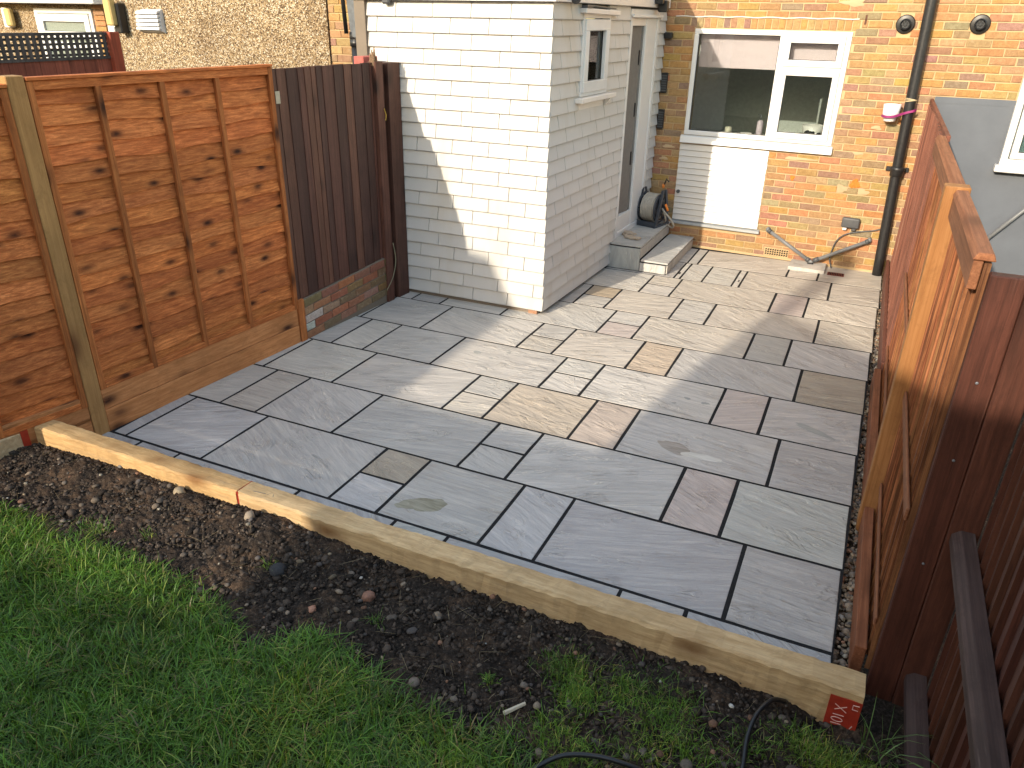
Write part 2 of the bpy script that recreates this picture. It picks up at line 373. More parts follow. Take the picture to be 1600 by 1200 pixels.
c = pal[r.choice(7, len(x), p=[.27,.28,.13,.04,.17,.10,.01])] * r.uniform(.35, .85, (len(x), 1))
V, F, CC = blobs(np.c_[x, y, soil_h(x, y) + s*.35 + .004], s, c, 18, 2, jitter=.13)
peb = npmesh('loose_stones', V, F, STONE, col=CC, smooth=True); peb['kind'] = 'stuff'
tag(peb, 'small brown, grey and white stones scattered in the soil', 'stones')

# grass
def blades(x, y, z, L, w, col, r, lean=.75):
    n = len(x); a = r.uniform(0, 2*np.pi, n); ln = r.uniform(.15, lean, n); tw = a + np.pi/2 + r.uniform(-.5, .5, n)
    dx, dy = np.cos(a), np.sin(a); wx, wy = np.cos(tw), np.sin(tw)
    V = np.zeros((n, 7, 3)); T = [0, .38, .72, 1.0]
    for i, t in enumerate(T):
        off = ln * L * t**1.8; hh = L * t * (1 - np.minimum(.48*ln*t, .92)); ww = w * (1 - t)**.6 * (1 if i else .8)
        cx, cy, cz = x + dx*off, y + dy*off, z + hh
        if i < 3:
            V[:, 2*i] = np.c_[cx - wx*ww, cy - wy*ww, cz]; V[:, 2*i+1] = np.c_[cx + wx*ww, cy + wy*ww, cz]
        else: V[:, 6] = np.c_[cx, cy, cz]
    f = np.array([[0,1,3],[0,3,2],[2,3,5],[2,5,4],[4,5,6]])
    F = (f[None] + np.arange(n)[:, None, None]*7).reshape(-1, 3)
    C = np.ones((n, 7, 4)); C[:, :, :3] = col[:, None]; C[:, :2, :3] *= .25; C[:, 2:4, :3] *= .70; C[:, 6, :3] *= 1.25  # blade feet coloured darker for the shadow between blades
    return V.reshape(-1, 3), F, C.reshape(-1, 4)
def grass_cols(x, y, r):
    n = len(x); g = np.outer(r.uniform(.45, 1.55, n), [.080,.168,.020]); k = r.random(n)
    g[k < .10] = np.outer(r.uniform(.7, 1.3, (k < .10).sum()), [.23,.28,.06]); g[k > .945] = np.outer(r.uniform(.7, 1.2, (k > .945).sum()), [.22,.18,.08])
    m = fbm(x, y, 6, 3, 60)[:, None]; g = g * (1 + np.clip(fbm(x, y, 3.5, 2, 91)[:, None] - .5, 0, 1) * np.array([1.2, .25, .1])); return g * (.45 + 1.1*m) * np.array([1, 1, 1])
r = np.random.default_rng(33); N = 120000
x = r.uniform(-4.9, .1, N); y = r.uniform(-2.35, -.7, N); d = lawn_d(x, y)
vis = (y > -2.35 + .0*x) & (y < -.6) & (x < -.6 + (-1.0 - y)*.0 + .7*(y < -1.0)) & (y > -.46*x - 3.35 - .35)
k = (d > 0) & vis & (r.random(N) < np.clip(.35 + d*9, 0, 1)) & (r.random(N) < .62 + .7*fbm(x, y, 7, 3, 77))
x, y, d = x[k], y[k], d[k]; L = r.uniform(.040, .118, len(x)) * np.clip(.65 + d*3, .65, 1.05) * (.75 + .55*fbm(x, y, 6, 2, 80))
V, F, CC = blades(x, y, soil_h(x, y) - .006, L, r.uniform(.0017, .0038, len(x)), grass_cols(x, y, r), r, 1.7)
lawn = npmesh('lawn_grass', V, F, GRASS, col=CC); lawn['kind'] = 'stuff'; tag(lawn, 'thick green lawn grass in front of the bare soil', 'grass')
x, y, rs = scatter(520, 14, lambda x, y, r: (lawn_d(x, y) < .08)); n = len(x)
V, F, CC = blades(x, y, soil_h(x, y) + .006, rs.uniform(.02, .065, n), rs.uniform(.0006, .0014, n), np.outer(rs.uniform(.5, 1.2, n), [.34,.26,.15]), rs, 3.0)
V = V.reshape(n, 7, 3); V[:, :, 2] = (soil_h(x, y) + .008)[:, None] + (V[:, :, 2] - V[:, :1, 2])*.22; V = V.reshape(-1, 3)
stw = npmesh('dry_straw', V, F, GRASS, col=CC); stw['kind'] = 'stuff'; tag(stw, 'dry straw bits lying on the bare soil', 'straw')
# sparse tufts growing in the soil
spots = [(-.96,-.62,.10,700),(-.88,-.72,.09,700),(-.72,-.63,.13,800),(-.58,-.60,.12,500),(-.55,-.72,.12,520),(-.90,-.90,.10,500),(-.80,-.98,.14,700),(-.60,-.86,.13,350),(-1.20,-.80,.03,60),(-1.75,-.72,.03,40),
         (-.10,-.57,.11,750),(.02,-.60,.11,650),(.0,-.70,.14,700),(-.28,-.66,.10,200),(-2.35,-.66,.03,30),(-3.0,-.72,.04,50),(-.42,-.78,.10,220),(-3.3,-.80,.09,250),(-1.05,-1.0,.10,300),(.16,-.62,.10,300)]
xs = np.concatenate([r.normal(a, s_*.5, n) for a, b, s_, n in spots]); ys = np.concatenate([r.normal(b, s_*.42, n) for a, b, s_, n in spots])
kk = ys < -.40; xs, ys = xs[kk], ys[kk]
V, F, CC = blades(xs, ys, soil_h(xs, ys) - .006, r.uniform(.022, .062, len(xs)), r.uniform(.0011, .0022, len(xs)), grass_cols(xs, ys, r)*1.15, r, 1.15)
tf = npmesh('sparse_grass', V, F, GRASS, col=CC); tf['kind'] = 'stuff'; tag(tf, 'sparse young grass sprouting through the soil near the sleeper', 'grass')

# ------------------------------------------------------------------ patio
def fence_x(y): return -4.16 + .078*y
bed = MB().add([(-4.3,-.30,-.0022),(-.043,-.30,-.0022),(.044,5.9,-.0022),(-4.0,5.9,-.0022)], [(0,1,2,3)]).build('patio', GROUT); struct(bed)
GREY = (.440,.435,.425); TAN = (.495,.435,.362); PINK = (.455,.408,.388); OLIVE = (.355,.325,.270); BLUE = (.415,.415,.420); LIGHT = (.485,.475,.450); GREEN = (.430,.438,.418); WARM = (.490,.465,.420)
def slab(x0, x1, y0, y1, col, zt=0.0, h=.02, name='paving_slab', parent=None, gap=.0062, poly=None):
    gap = max(gap, .0098); x0 += gap; x1 -= gap; y0 += gap; y1 -= gap
    pts = []
    cor = poly or [(x0,y0),(x1,y0),(x1,y1),(x0,y1)]
    for i in range(len(cor)):
        a, b = cor[i], cor[(i+1) % len(cor)]
        for k in range(3):
            t = k/3; j = .0016; pts.append((a[0]+(b[0]-a[0])*t + random.uniform(-j, j), a[1]+(b[1]-a[1])*t + random.uniform(-j, j)))
    n = len(pts); cx = sum(p[0] for p in pts)/n; cy = sum(p[1] for p in pts)/n
    tx, ty = random.uniform(-.0022, .0022), random.uniform(-.0012, .0012); zt += random.uniform(-.0004, .0012)
    def zz(p): return zt + tx*(p[0]-cx) + ty*(p[1]-cy) + random.uniform(-.0006, .0006)
    def ins(p, q): return (p[0] + (q if cx > p[0] else -q), p[1] + (q if cy > p[1] else -q))
    V = [(p[0], p[1], zt - h) for p in pts] + [(p[0], p[1], zz(p) - .0013) for p in pts] + [(*ins(p, .0022), zz(p)) for p in pts]
    F = [tuple(range(2*n, 3*n))] + [(i, (i+1) % n, n+(i+1) % n, n+i) for i in range(n)] + [(n+i, n+(i+1) % n, 2*n+(i+1) % n, 2*n+i) for i in range(n)]
    return MB().add(V, F).build(name, SLAB, parent if parent is not None else bed, gjit(jit(tuple(a*b for a, b in zip(col, (1.09,1.045,1.0))), .006), .085))
def row(k, edges, cols, pairs=(), y0=None, y1=None):
    a = (k-1)*P if y0 is None else y0; b = k*P if y1 is None else y1
    for i in range(len(edges) - 1):
        c = cols[i] if cols and i < len(cols) and cols[i] else random.choice([GREY, GREY, LIGHT, GREY, GREEN])
        if i in pairs:
            m = (a + b)/2; c0, c1 = c if isinstance(c[0], tuple) else (c, c)
            slab(edges[i], edges[i+1], a, m, c0); slab(edges[i], edges[i+1], m, b, c1)
        else: slab(edges[i], edges[i+1], a, b, c)
row(0, [-4.17,-3.885,-3.58,-2.72,-2.113,-1.812,-.93,-.634,-.035], [BLUE,BLUE,None,BLUE,None,BLUE,None,BLUE], y0=-.29, y1=0)
row(1, [-4.14,-4.033,-3.434,-2.542,-2.246,-1.656,-1.366,-.480,-.035], [BLUE,BLUE,GREY,((.43,.43,.44),OLIVE),GREY,BLUE,(.405,.400,.405),GREY], (3,))
row(2, [-4.125,-3.844,-3.553,-2.955,-2.082,-1.786,-.907,-.609,-.028], [LIGHT,(.40,.385,.355),GREY,GREY,(GREY,GREY),GREY,PINK,GREEN], (4,))
row(3, [-4.08,-3.988,-3.386,-2.509,-2.217,-1.633,-1.339,-.460,-.020], [GREY,LIGHT,LIGHT,(WARM,LIGHT),TAN,(.43,.375,.33),GREY,GREY], (3,))
row(4, [-4.03,-3.822,-3.529,-2.936,-2.071,-1.775,-.892,-.594,-.012], [GREY,LIGHT,GREY,LIGHT,(LIGHT,LIGHT),LIGHT,PINK,GREY], (4,))
row(5, [-3.99,-3.950,-3.369,-2.501,-2.210,-1.627,-1.326,-.445,-.004], [GREY,GREY,LIGHT,(WARM,LIGHT),WARM,(.50,.425,.345),GREY,OLIVE], (3,))
row(6, [-3.94,-3.802,-3.516,-2.920], [GREY,GREY,LIGHT], y1=3.06)
row(6, [-2.920,-2.048,-1.752,-.871,-.579,.006], [LIGHT,(PINK,LIGHT),WARM,GREEN,GREY], (1,))
row(7, [-2.63,-2.466,-2.179,-1.594,-1.295,-.420,.020], [GREY,(LIGHT,(.40,.34,.26)),WARM,LIGHT,WARM,WARM], (1,))
row(8, [-2.60,-2.026,-1.740,-.848,-.557,.030], [LIGHT,(LIGHT,WARM),WARM,PINK,WARM], (1,))
row(9, [-2.55,-1.835,-1.775,-1.559,-1.273,-1.205,-.399,.044], [GREY,LIGHT,LIGHT,LIGHT,LIGHT,WARM,WARM])
row(10, [-2.50,-1.83,-1.725,-.831,-.542,.052], [GREY,GREY,WARM,WARM,WARM], y1=5.77)
# recessed manhole tray keyways
for (a, b) in ((-1.815,4.78),(-1.233,4.80)):
    MB().box(a-.008, a+.008, b-.03, b+.03, -.004, .003).build('lifting_slot', BLACKPL, bed)
# natural iron / clay blotches in the stone
def blotch(cx, cy, rx, ry, ang, mat, seed, parent):
    rr = random.Random(seed); n = 36; pts = []
    for i in range(n):
        a = 2*math.pi*i/n; k = 1 + .13*math.sin(2*a + seed) + .09*math.sin(3*a + seed*2) + .05*math.sin(7*a + seed*3) + rr.uniform(-.02, .02)
        u, v = rx*k*math.cos(a), ry*k*math.sin(a); pts.append((cx + u*math.cos(ang) - v*math.sin(ang), cy + u*math.sin(ang) + v*math.cos(ang)))
    V = [(p[0], p[1], .0008) for p in pts] + [(cx + (p[0]-cx)*.9, cy + (p[1]-cy)*.9, .0019) for p in pts] + [(cx, cy, .0021)]
    F = [(i, (i+1) % n, n+(i+1) % n, n+i) for i in range(n)] + [(n+i, n+(i+1) % n, 2*n) for i in range(n)]
    return MB().add(V, F).build('mineral_patch', mat, parent)
def m_blotch(name, stops):
    t = NT(name); n = t.noise(t.coord((5, 34, 5), rot=(0,0,.2)), 1.0, 6, .65, 1.2)
    return t.fin(t.ramp(n, stops), .6, t.bump(n, .35, .006), .3)
OLIVEP = m_blotch('olive mineral patch', [(.3, (.17,.155,.105)), (.5, (.265,.25,.19)), (.72, (.36,.34,.27))])
PALEP = m_blotch('pale quartz patch', [(.3, (.40,.38,.33)), (.5, (.55,.53,.48)), (.75, (.62,.60,.55))])
BROWNP = m_blotch('brown mineral patch', [(.3, (.22,.19,.16)), (.5, (.31,.275,.24)), (.72, (.39,.355,.32))])
GREYP = m_blotch('grey mineral patch', [(.3, (.27,.27,.255)), (.6, (.335,.335,.31)), (.8, (.37,.37,.345))])

blotch(-2.055, .175, .115, .062, .55, OLIVEP, 3, bed); blotch(-2.14, .125, .05, .035, .3, OLIVEP, 8, bed)
blotch(-1.02, 1.335, .115, .055, -.45, BROWNP, 5, bed); blotch(-.87, 1.30, .13, .035, .08, PALEP, 2, bed)
blotch(-.28, 1.93, .15, .028, -.45, GREYP, 4, bed)
for (a, b, c_) in ((-2.72,2.07,.035),(-2.50,2.17,.018),(-2.58,2.02,.014),(-1.10,2.02,.022),(-1.165,1.915,.018),(-.975,2.0,.026)): blotch(a, b, c_, c_*.75, 0, GREYP, int(c_*1000), bed)

# ------------------------------------------------------------------ terraced house (brick wall, windows, pipes)
HA, HB = 5.745, -.055
def hw(u, out, z): return (u, HA + HB*u - out, z)
house = thing('terraced_house', 'yellow stock brick rear wall of terraced house with white kitchen window', 'house', (-.5, 5.78, 0))
WIN = (-2.165, -.672, 1.20, 2.225); PAN = (-2.19, -1.255, .285, 1.10); GR = .135
def back_wall():
    m = MB(hw); w0, w1, z0, z1 = WIN
    for (a, b, c_, d) in ((-2.62, w0+.02, -.1, 5.0), (w1-.02, 3.2, -.1, 5.0), (w0+.02, w1-.02, -.1, z0+.02), (w0+.02, w1-.02, z1-.02, 5.0)):
        m.box(a, b, -.22, 0, c_, d)
    return m.build('wall', MORTAR, house)
back_wall()
CRS = .0685; BL = .205
BC = [(0.42, 0.25, 0.11), (0.448, 0.283, 0.13), (0.394, 0.237, 0.117), (0.351, 0.227, 0.132), (0.307, 0.203, 0.125), (0.385, 0.232, 0.125), (0.422, 0.278, 0.141), (0.29, 0.199, 0.137), (0.437, 0.242, 0.102), (0.38, 0.264, 0.16), (0.359, 0.214, 0.119), (0.455, 0.26, 0.107), (0.401, 0.224, 0.104)]
bl = []
nc = int(2.66/CRS)
FL = [(-.245, 2.30), (.345, 2.31)]
for c_ in range(nc):
    z0 = c_*CRS + .004; z1 = z0 + CRS - .010; off = (.5 if c_ % 2 else 0) + random.uniform(-.06, .06)
    u = -2.49 - off*BL
    while u < 1.6:
        L = BL + random.uniform(-.006, .006); a, b = max(u + .005, -2.485), u + L - .005; u += L
        if b - a < .03: continue
        if WIN[3]-.005 < z1 < WIN[3] + .105 and a > WIN[0] - .06 and b < WIN[1] + .06: continue   # soldier course
        segs = [(a, b)]
        def cut(segs, lo, hi):
            o_ = []
            for s0, s1 in segs:
                if s1 <= lo or s0 >= hi: o_.append((s0, s1)); continue
                if s0 < lo - .02: o_.append((s0, lo - .004))
                if s1 > hi + .02: o_.append((hi + .004, s1))
            return o_
        if z1 > WIN[2] - .06 and z0 < WIN[3]: segs = cut(segs, WIN[0] - .004, WIN[1] + .004)
        if WIN[3] <= z0 + .02 < WIN[3] + .10: segs = cut(segs, WIN[0] - .06, WIN[1] + .06)
        if z1 > PAN[2] - .03 and z0 < PAN[3] + .08: segs = cut(segs, PAN[0] - .004, PAN[1] + .004)
        if z0 < 1.66: segs = cut(segs, GR, 9)
        elif z0 < 2.13: segs = cut(segs, .772, 9)
        for (fu, fz) in FL:
            if z1 > fz - .06 and z0 < fz + .06: segs = cut(segs, fu - .055, fu + .055)
        for s0, s1 in segs:
            if s1 - s0 > .02: bl.append((s0, s1, z0, z1))
u = WIN[0] - .05
while u < WIN[1] + .03:
    bl.append((u, u + .058, WIN[3] + .012, WIN[3] + .098)); u += .0665
cx_, cz_ = -.9, 1.3
def show(b): return 0 if b[2] < 2.5 and b[0] < .2 else 1
bl.sort(key=lambda b: (show(b), (b[0]-.2)**2*.3 + (b[2]-1.2)**2*.3))
def brick_geo(m, a, b, z0, z1, out=.007, j=.0022):
    q = lambda: random.uniform(-j, j); o_ = out + random.uniform(-.003, .003); e = .004
    p = [(a+q(), -.02, z0+q()), (b+q(), -.02, z0+q()), (b+q(), -.02, z1+q()), (a+q(), -.02, z1+q())]
    f_ = [(x_[0], o_ - e, x_[2]) for x_ in p]
    t = [(x_[0] + (e if i in (0, 3) else -e), o_ + random.uniform(-.001, .001), x_[2] + (e if i < 2 else -e)) for i, x_ in enumerate(p)]
    m.add(p + f_ + t, [(0,1,5,4),(1,2,6,5),(2,3,7,6),(3,0,4,7),(4,5,9,8),(5,6,10,9),(6,7,11,10),(7,4,8,11),(8,9,10,11)])
def brick_col(z): 
    c_ = jit(random.choice(BC), .14)
    return c_
for b in bl[:300]:
    m = MB(hw); brick_geo(m, *b); m.build('brick', BRICK, house, brick_col(b[2]))
rest = MB(hw); cc = []
for b in bl[300:]:
    n0 = len(rest.v); brick_geo(rest, *b); cc += [(*brick_col(b[2]), 1)] * (len(rest.v) - n0)
ro = rest.build('brick_remainder', BRICK, house); paint(ro.data, cc); ro['kind'] = 'stuff'

def frame_win(parent, fmap, u0, u1, z0, z1, out, panes, bar=.05, mat=UPVC, depth=.07):
    """one outer frame plus sashes; panes = list of (u0,u1,z0,z1,sash_width)"""
    win = MB(fmap)
    for (a, b, c_, d) in ((u0, u1, z1-bar, z1), (u0, u1, z0, z0+bar), (u0, u0+bar, z0+bar, z1-bar), (u1-bar, u1, z0+bar, z1-bar)):
        win.box(a, b, out-depth, out, c_, d)
    w = win.build('window', mat, parent, bevel=.004)
    for (a, b, c_, d, s) in panes:
        if s:
            m = MB(fmap)
            for q in ((a, b, d-s, d), (a, b, c_, c_+s), (a, a+s, c_+s, d-s), (b-s, b, c_+s, d-s)): m.box(q[0], q[1], out-depth+.02, out+.014, q[2], q[3])
            m.build('sash', mat, w, bevel=.005)
        m = MB(fmap); m.box(a+s-.003, b-s+.003, out-.034, out-.028, c_+s-.003, d-s+.003); m.build('pane', GLASS, w)
        m = MB(fmap); e = .006
        for q in ((a+s, b-s, d-s-e, d-s), (a+s, b-s, c_+s, c_+s+e), (a+s, a+s+e, c_+s+e, d-s-e), (b-s-e, b-s, c_+s+e, d-s-e)): m.box(q[0], q[1], out-.026, out-.016, q[2], q[3])
        m.build('seal', BLACKPL, w)
    return w
kw = frame_win(house, hw, *WIN, .02, [(-2.118,-1.318,1.246,2.178,.0), (-1.268,-.72,1.235,1.885,.058), (-1.268,-.72,1.91,2.178,.058)], .046)
m = MB(hw); m.box(-1.318, -1.268, -.05, .021, 1.246, 2.178); m.build('mullion', UPVC, kw, bevel=.003)
m = MB(hw); m.box(-1.268, -.72, -.05, .0205, 1.885, 1.91); m.build('transom', UPVC, kw, bevel=.002)
m = MB(hw); m.hexa([(-2.195,-.02,1.118),(-.655,-.02,1.118),(-.655,.055,1.118),(-2.195,.055,1.118),(-2.195,-.02,1.20),(-.655,-.02,1.20),(-.655,.042,1.185),(-2.195,.042,1.185)]); m.build('sill', UPVC, kw, bevel=.004)
m = MB(hw); m.box(-2.112, -1.325, -.10, -.095, 1.865, 2.19); m.build('roller_blind', BLIND, kw)
m = MB(hw); m.box(-1.22, -.76, -.10, -.095, 1.96, 2.13); m.build('roller_blind', BLIND, kw)
# the room seen behind the glass
m = MB(hw); m.box(-2.9, -.2, -1.6, -1.5, .2, 2.6); m.box(-2.9, -2.8, -1.5, -.23, .2, 2.6); m.box(-.2, -.1, -1.5, -.23, .2, 2.6); m.box(-2.9, -.1, -1.5, -.23, 2.6, 2.7); m.box(-2.9, -.1, -1.5, -.23, .98, 1.08)
m.build('room', INNER, house)
# white boarded panel under the window
nb = 13; hgt = (PAN[3]-PAN[2])/nb
for i in range(nb):
    z0 = PAN[2] + i*hgt; a = random.uniform(-.003, .003)
    m = MB(hw); m.hexa([(PAN[0],-.01,z0),(PAN[1]+a,-.01,z0),(PAN[1]+a,.024,z0+.004),(PAN[0],.024,z0+.004),(PAN[0],-.01,z0+hgt),(PAN[1]+a,-.01,z0+hgt),(PAN[1]+a,.012,z0+hgt-.001),(PAN[0],.012,z0+hgt-.001)])
    m.build('cladding_board', PANELW, house)
m = MB(hw); m.hexa([(-2.20,-.01,.245),(-1.225,-.01,.245),(-1.225,.052,.245),(-2.20,.052,.245),(-2.20,-.01,.285),(-1.225,-.01,.285),(-1.225,.046,.272),(-2.20,.046,.272)]); m.build('panel_sill', GREYSILL, house, bevel=.003)
# flues
for (fu, fz) in FL:
    c0 = Vector(hw(fu, 0, fz)); ax = Vector((HB, -1, 0)) * 1.0; ax = Vector((-.055, -1, 0)).normalized()
    f = MB().lathe(c0, ax, [(.078, .0), (.080, .012), (.072, .022), (.048, .026), (.046, .060), (.040, .064), (.036, .060), (.034, .02)], 28).build('boiler_flue', BLACKPL, house, smooth=False)
    m = MB().ring(c0 + ax*.055, ax, .026, .0025, 20, 6)
    for k in range(6):
        a = k*math.pi/3; m.tube([c0 + ax*.055, c0 + ax*.055 + Vector((math.cos(a), 0, math.sin(a)))*.036], .0022, 5)
    m.build('flue_grille', DGREY, f)
# black downpipe
pp = [(-.088, 2.9), (-.078, 2.5), (-.050, 1.25), (-.004, -.01)]
pts = [hw(u, .075, z) for u, z in pp]
pipe = MB().tube(smooth_path(pts, 6), .047, 16).build('downpipe', BLACKP, house, smooth=True)
for z_, u_ in ((1.03, -.040), (2.62, -.082)):
    c0 = Vector(hw(u_, .075, z_)); MB().lathe(c0, (.03,0,1), [(.047,-.05),(.058,-.045),(.060,.0),(.066,.012),(.066,.035),(.050,.042)], 20).build('pipe_collar', BLACKP, pipe, smooth=True)
    m = MB(hw); m.box(u_-.10, u_+.10, 0, .03, z_-.012, z_+.03); m.build('pipe_bracket', BLACKP, pipe, bevel=.004)
# socket box, air vents, brackets
m = MB(hw); m.box(-.432, -.265, .002, .062, .430, .530); f = m.build('outdoor_socket', DGREY, house, bevel=.016, seg=3, smooth=True)
for u_ in (-.395, -.31):
    m = MB(hw); m.box(u_-.02, u_+.02, .01, .045, .400, .432); m.build('plug', UPVC_W if u_ < -.35 else DGREY, f, bevel=.006)
m = MB(hw); m.box(-1.145, -.89, -.015, .0135, .024, .112); vb = m.build('air_brick', MORTAR, house)
for i in range(10):
    for j in range(3):
        m = MB(hw); u_ = -1.136 + i*.0243; z_ = .037 + j*.024; m.hexa([(u_,.012,z_),(u_+.016,.012,z_),(u_+.016,.0155,z_),(u_,.0155,z_),(u_+.006,.012,z_+.016),(u_+.022,.012,z_+.016),(u_+.022,.0155,z_+.016),(u_+.006,.0155,z_+.016)]); m.build('vent_hole', SEAL, vb)
for (z0, z1) in ((1.60, 1.80), (1.235, 1.435)):
    m = MB(hw); m.box(-2.470, -2.40, 0, .035, z0, z1); vb = m.build('black_vent', BLACKPL, house, bevel=.006)
    for i in range(7):
        m = MB(hw); zz = z0 + .018 + i*(z1-z0-.03)/7; m.box(-2.463, -2.407, .035, .043, zz, zz+.012); m.build('vent_louvre', DGREY, vb)
m = MB(hw); m.box(-2.475, -2.39, 0, .075, 2.125, 2.185); m.build('wall_light', BLACKPL, house, bevel=.012)
m = MB(hw); m.lathe((-2.15, .0, .60), (0,1,0), [(.012,.0),(.012,.04),(.02,.045),(.02,.06)], 12); m.build('tap_stub', DGREY, house)
# lime line, hook, broken orange brick, mortar smears
m = MB(); pl_ = [hw(-2.38 + i*.06, .008, 2.335 + .004*math.sin(i*1.3)) for i in range(30)]; m.tube(pl_, .006, 6); m.build('mortar_line', m_plain('white sealant', (.62,.58,.52), .8, .1), house)
m = MB(hw); m.box(-.592, -.575, 0, .012, 2.29, 2.37); m.build('wall_hook', m_plain('rusty iron', (.10,.045,.03), .8, .2), house)
BRKN = m_plain('broken orange brick face', (.62,.17,.035), .9, .1, var=.35, scale=60, bump=.6)
def wall_patch(u, z, ru, rz, mat, seed, name='mortar_patch', out=.0105):
    rr = random.Random(seed); n = 18; m = MB(hw); pts = []
    for i in range(n):
        a = 2*math.pi*i/n; k = 1 + .2*math.sin(3*a+seed) + rr.uniform(-.15, .15); pts.append((u + ru*k*math.cos(a), z + rz*k*math.sin(a)))
    m.add([(p[0], out-.012, p[1]) for p in pts] + [(p[0], out, p[1]) for p in pts] + [(u, out+.003, z)], [(i, (i+1) % n, n+(i+1) % n, n+i) for i in range(n)] + [(n+i, n+(i+1) % n, 2*n) for i in range(n)])
    m.build(name, mat, house)
wall_patch(-.385, .86, .045, .045, BRKN, 3, 'broken_brick'); wall_patch(-.985, .86, .022, .026, BRKN, 6, 'broken_brick')
SMEAR = m_render('mortar smear', (.46,.335,.20))
for (u_, z_, a, b, s_) in ((-.50,.80,.05,.04,1),(-.30,.79,.05,.03,2),(-.30,1.40,.045,.02,4),(-.42,1.15,.05,.014,7),(-.95,1.05,.16,.016,8),(-2.32,1.06,.07,.018,9),(-2.36,.93,.05,.016,10),(-.72,2.47,.10,.03,11)):
    wall_patch(u_, z_, a, b, SMEAR, s_, out=.0095)
m = MB(hw); m.box(-2.47, GR, -.005, .016, -.03, .022); m.build('base_fillet', MORTAR, house, bevel=.006)

# waste pipes and cable belong to the house
A = hw(-1.135, .05, .305); Bp = hw(-.665, .11, .055); Cc = hw(-.145, .05, .325)
w = MB().tube([hw(-1.135, -.02, .305), A], .024, 12); w.build('waste_elbow', GREYPL, house, smooth=True)
wp = MB().tube([A, Bp], .0185, 14).build('waste_pipe', GREYPL, house, smooth=True)
wp2 = MB().tube([hw(-.625, .11, .062), Cc], .0185, 14).build('waste_pipe', GREYPL, house, smooth=True)
for pth, par in (([A, Vector(A).lerp(Vector(Bp), .07)], wp), ([Vector(A).lerp(Vector(Bp), .93), Bp], wp), ([hw(-.628,.11,.062), Vector(hw(-.625,.11,.062)).lerp(Vector(Cc), .10)], wp2), ([Vector(hw(-.625,.11,.062)).lerp(Vector(Cc), .94), Cc], wp2)):
    MB().tube(pth, .025, 14).build('pipe_socket', DGREY, par, smooth=True)
MB().tube([hw(-.67,.11,.055), hw(-.645,.11,.045), hw(-.635,.11,.058)], .023, 12).build('pipe_junction', GREYPL, house, smooth=True)
MB().tube([Cc, hw(-.14, -.01, .335)], .022, 12).build('waste_elbow', GREYPL, house, smooth=True)
cab = smooth_path([hw(.02,.02,.62), hw(.0,.03,.50), hw(-.10,.02,.435), hw(-.22,.02,.405), hw(-.36,.03,.365), hw(-.44,.03,.29), hw(-.47,.03,.18), hw(-.475,.05,.09), hw(-.455,.06,.03), hw(-.44,.08,.004)], 8)
MB().tube(cab, .0065, 8).build('cable', DGREY, house, smooth=True)
# drain cover slab and red drain grate
o = slab(-.855, -.485, 5.43, 5.74, LIGHT, zt=.035, h=.035, name='gully_slab', parent=bed)
m = MB().box(-.68, -.62, 5.62, 5.68, .034, .0375).build('gully_hole', SEAL, bed)
GRR = m_plain('rusty red grate', (.16,.045,.03), .8, .2)
gr = MB().box(-.465, -.305, 5.43, 5.54, .001, .005).build('drain_grate', GRR, bed, bevel=.001)
for i in range(9): MB().box(-.452+i*.016, -.444+i*.016, 5.445, 5.525, .004, .0062).build('grate_slot', SEAL, gr)

# things on the kitchen window sill, seen through the glass
sb = thing('soap_bottle', 'lilac soap dispenser with chrome pump on the kitchen sill behind the glass', 'bottle', hw(-1.40, -.09, 1.25))
c0 = Vector(hw(-1.40, -.09, 1.235)); MB().lathe(c0, (0,0,1), [(.030,0),(.032,.01),(.032,.13),(.020,.145),(.010,.15)], 16).build('bottle_body', m_plain('lilac plastic', (.62,.52,.60), .4, .4), sb, smooth=True)
MB().tube([c0 + Vector((0,0,.15)), c0 + Vector((0,0,.20)), c0 + Vector((-.03,0,.205))], .006, 6).build('pump', LEAD, sb, smooth=True)
tag(MB().lathe(hw(-1.72, -.10, 1.235), (0,0,1), [(.034,0),(.036,.02),(.036,.055),(.030,.06),(.030,.01)], 16).build('cream_jar', m_plain('cream glaze', (.66,.62,.50), .35, .4), None, smooth=True), 'small cream jar on the kitchen sill behind the glass', 'jar')
tag(MB().lathe(hw(-1.53, -.10, 1.235), (0,0,1), [(.05,0),(.06,.012),(.062,.018),(.05,.008)], 18).build('soap_dish', WHITEC, None, smooth=True), 'white soap dish beside the lilac dispenser on the sill', 'dish')
bs_ = thing('washing_bowl', 'white bowl with a dark cloth behind the right kitchen casement', 'bowl', hw(-.88, -.14, 1.24))
MB().lathe(hw(-.88, -.16, 1.235), (0,0,1), [(.07,0),(.09,.02),(.115,.13),(.108,.13),(.08,.02)], 22).build('bowl', WHITEC, bs_, smooth=True)
V, F, CC = blobs(np.array([hw(-.90,-.10,1.30), hw(-.97,-.10,1.27), hw(-.83,-.11,1.28)]), np.array([.06,.05,.045]), np.array([[.03,.032,.036]]*3), 70, 2)
npmesh('dark_cloth', V, F, STONE, bs_, CC, True)

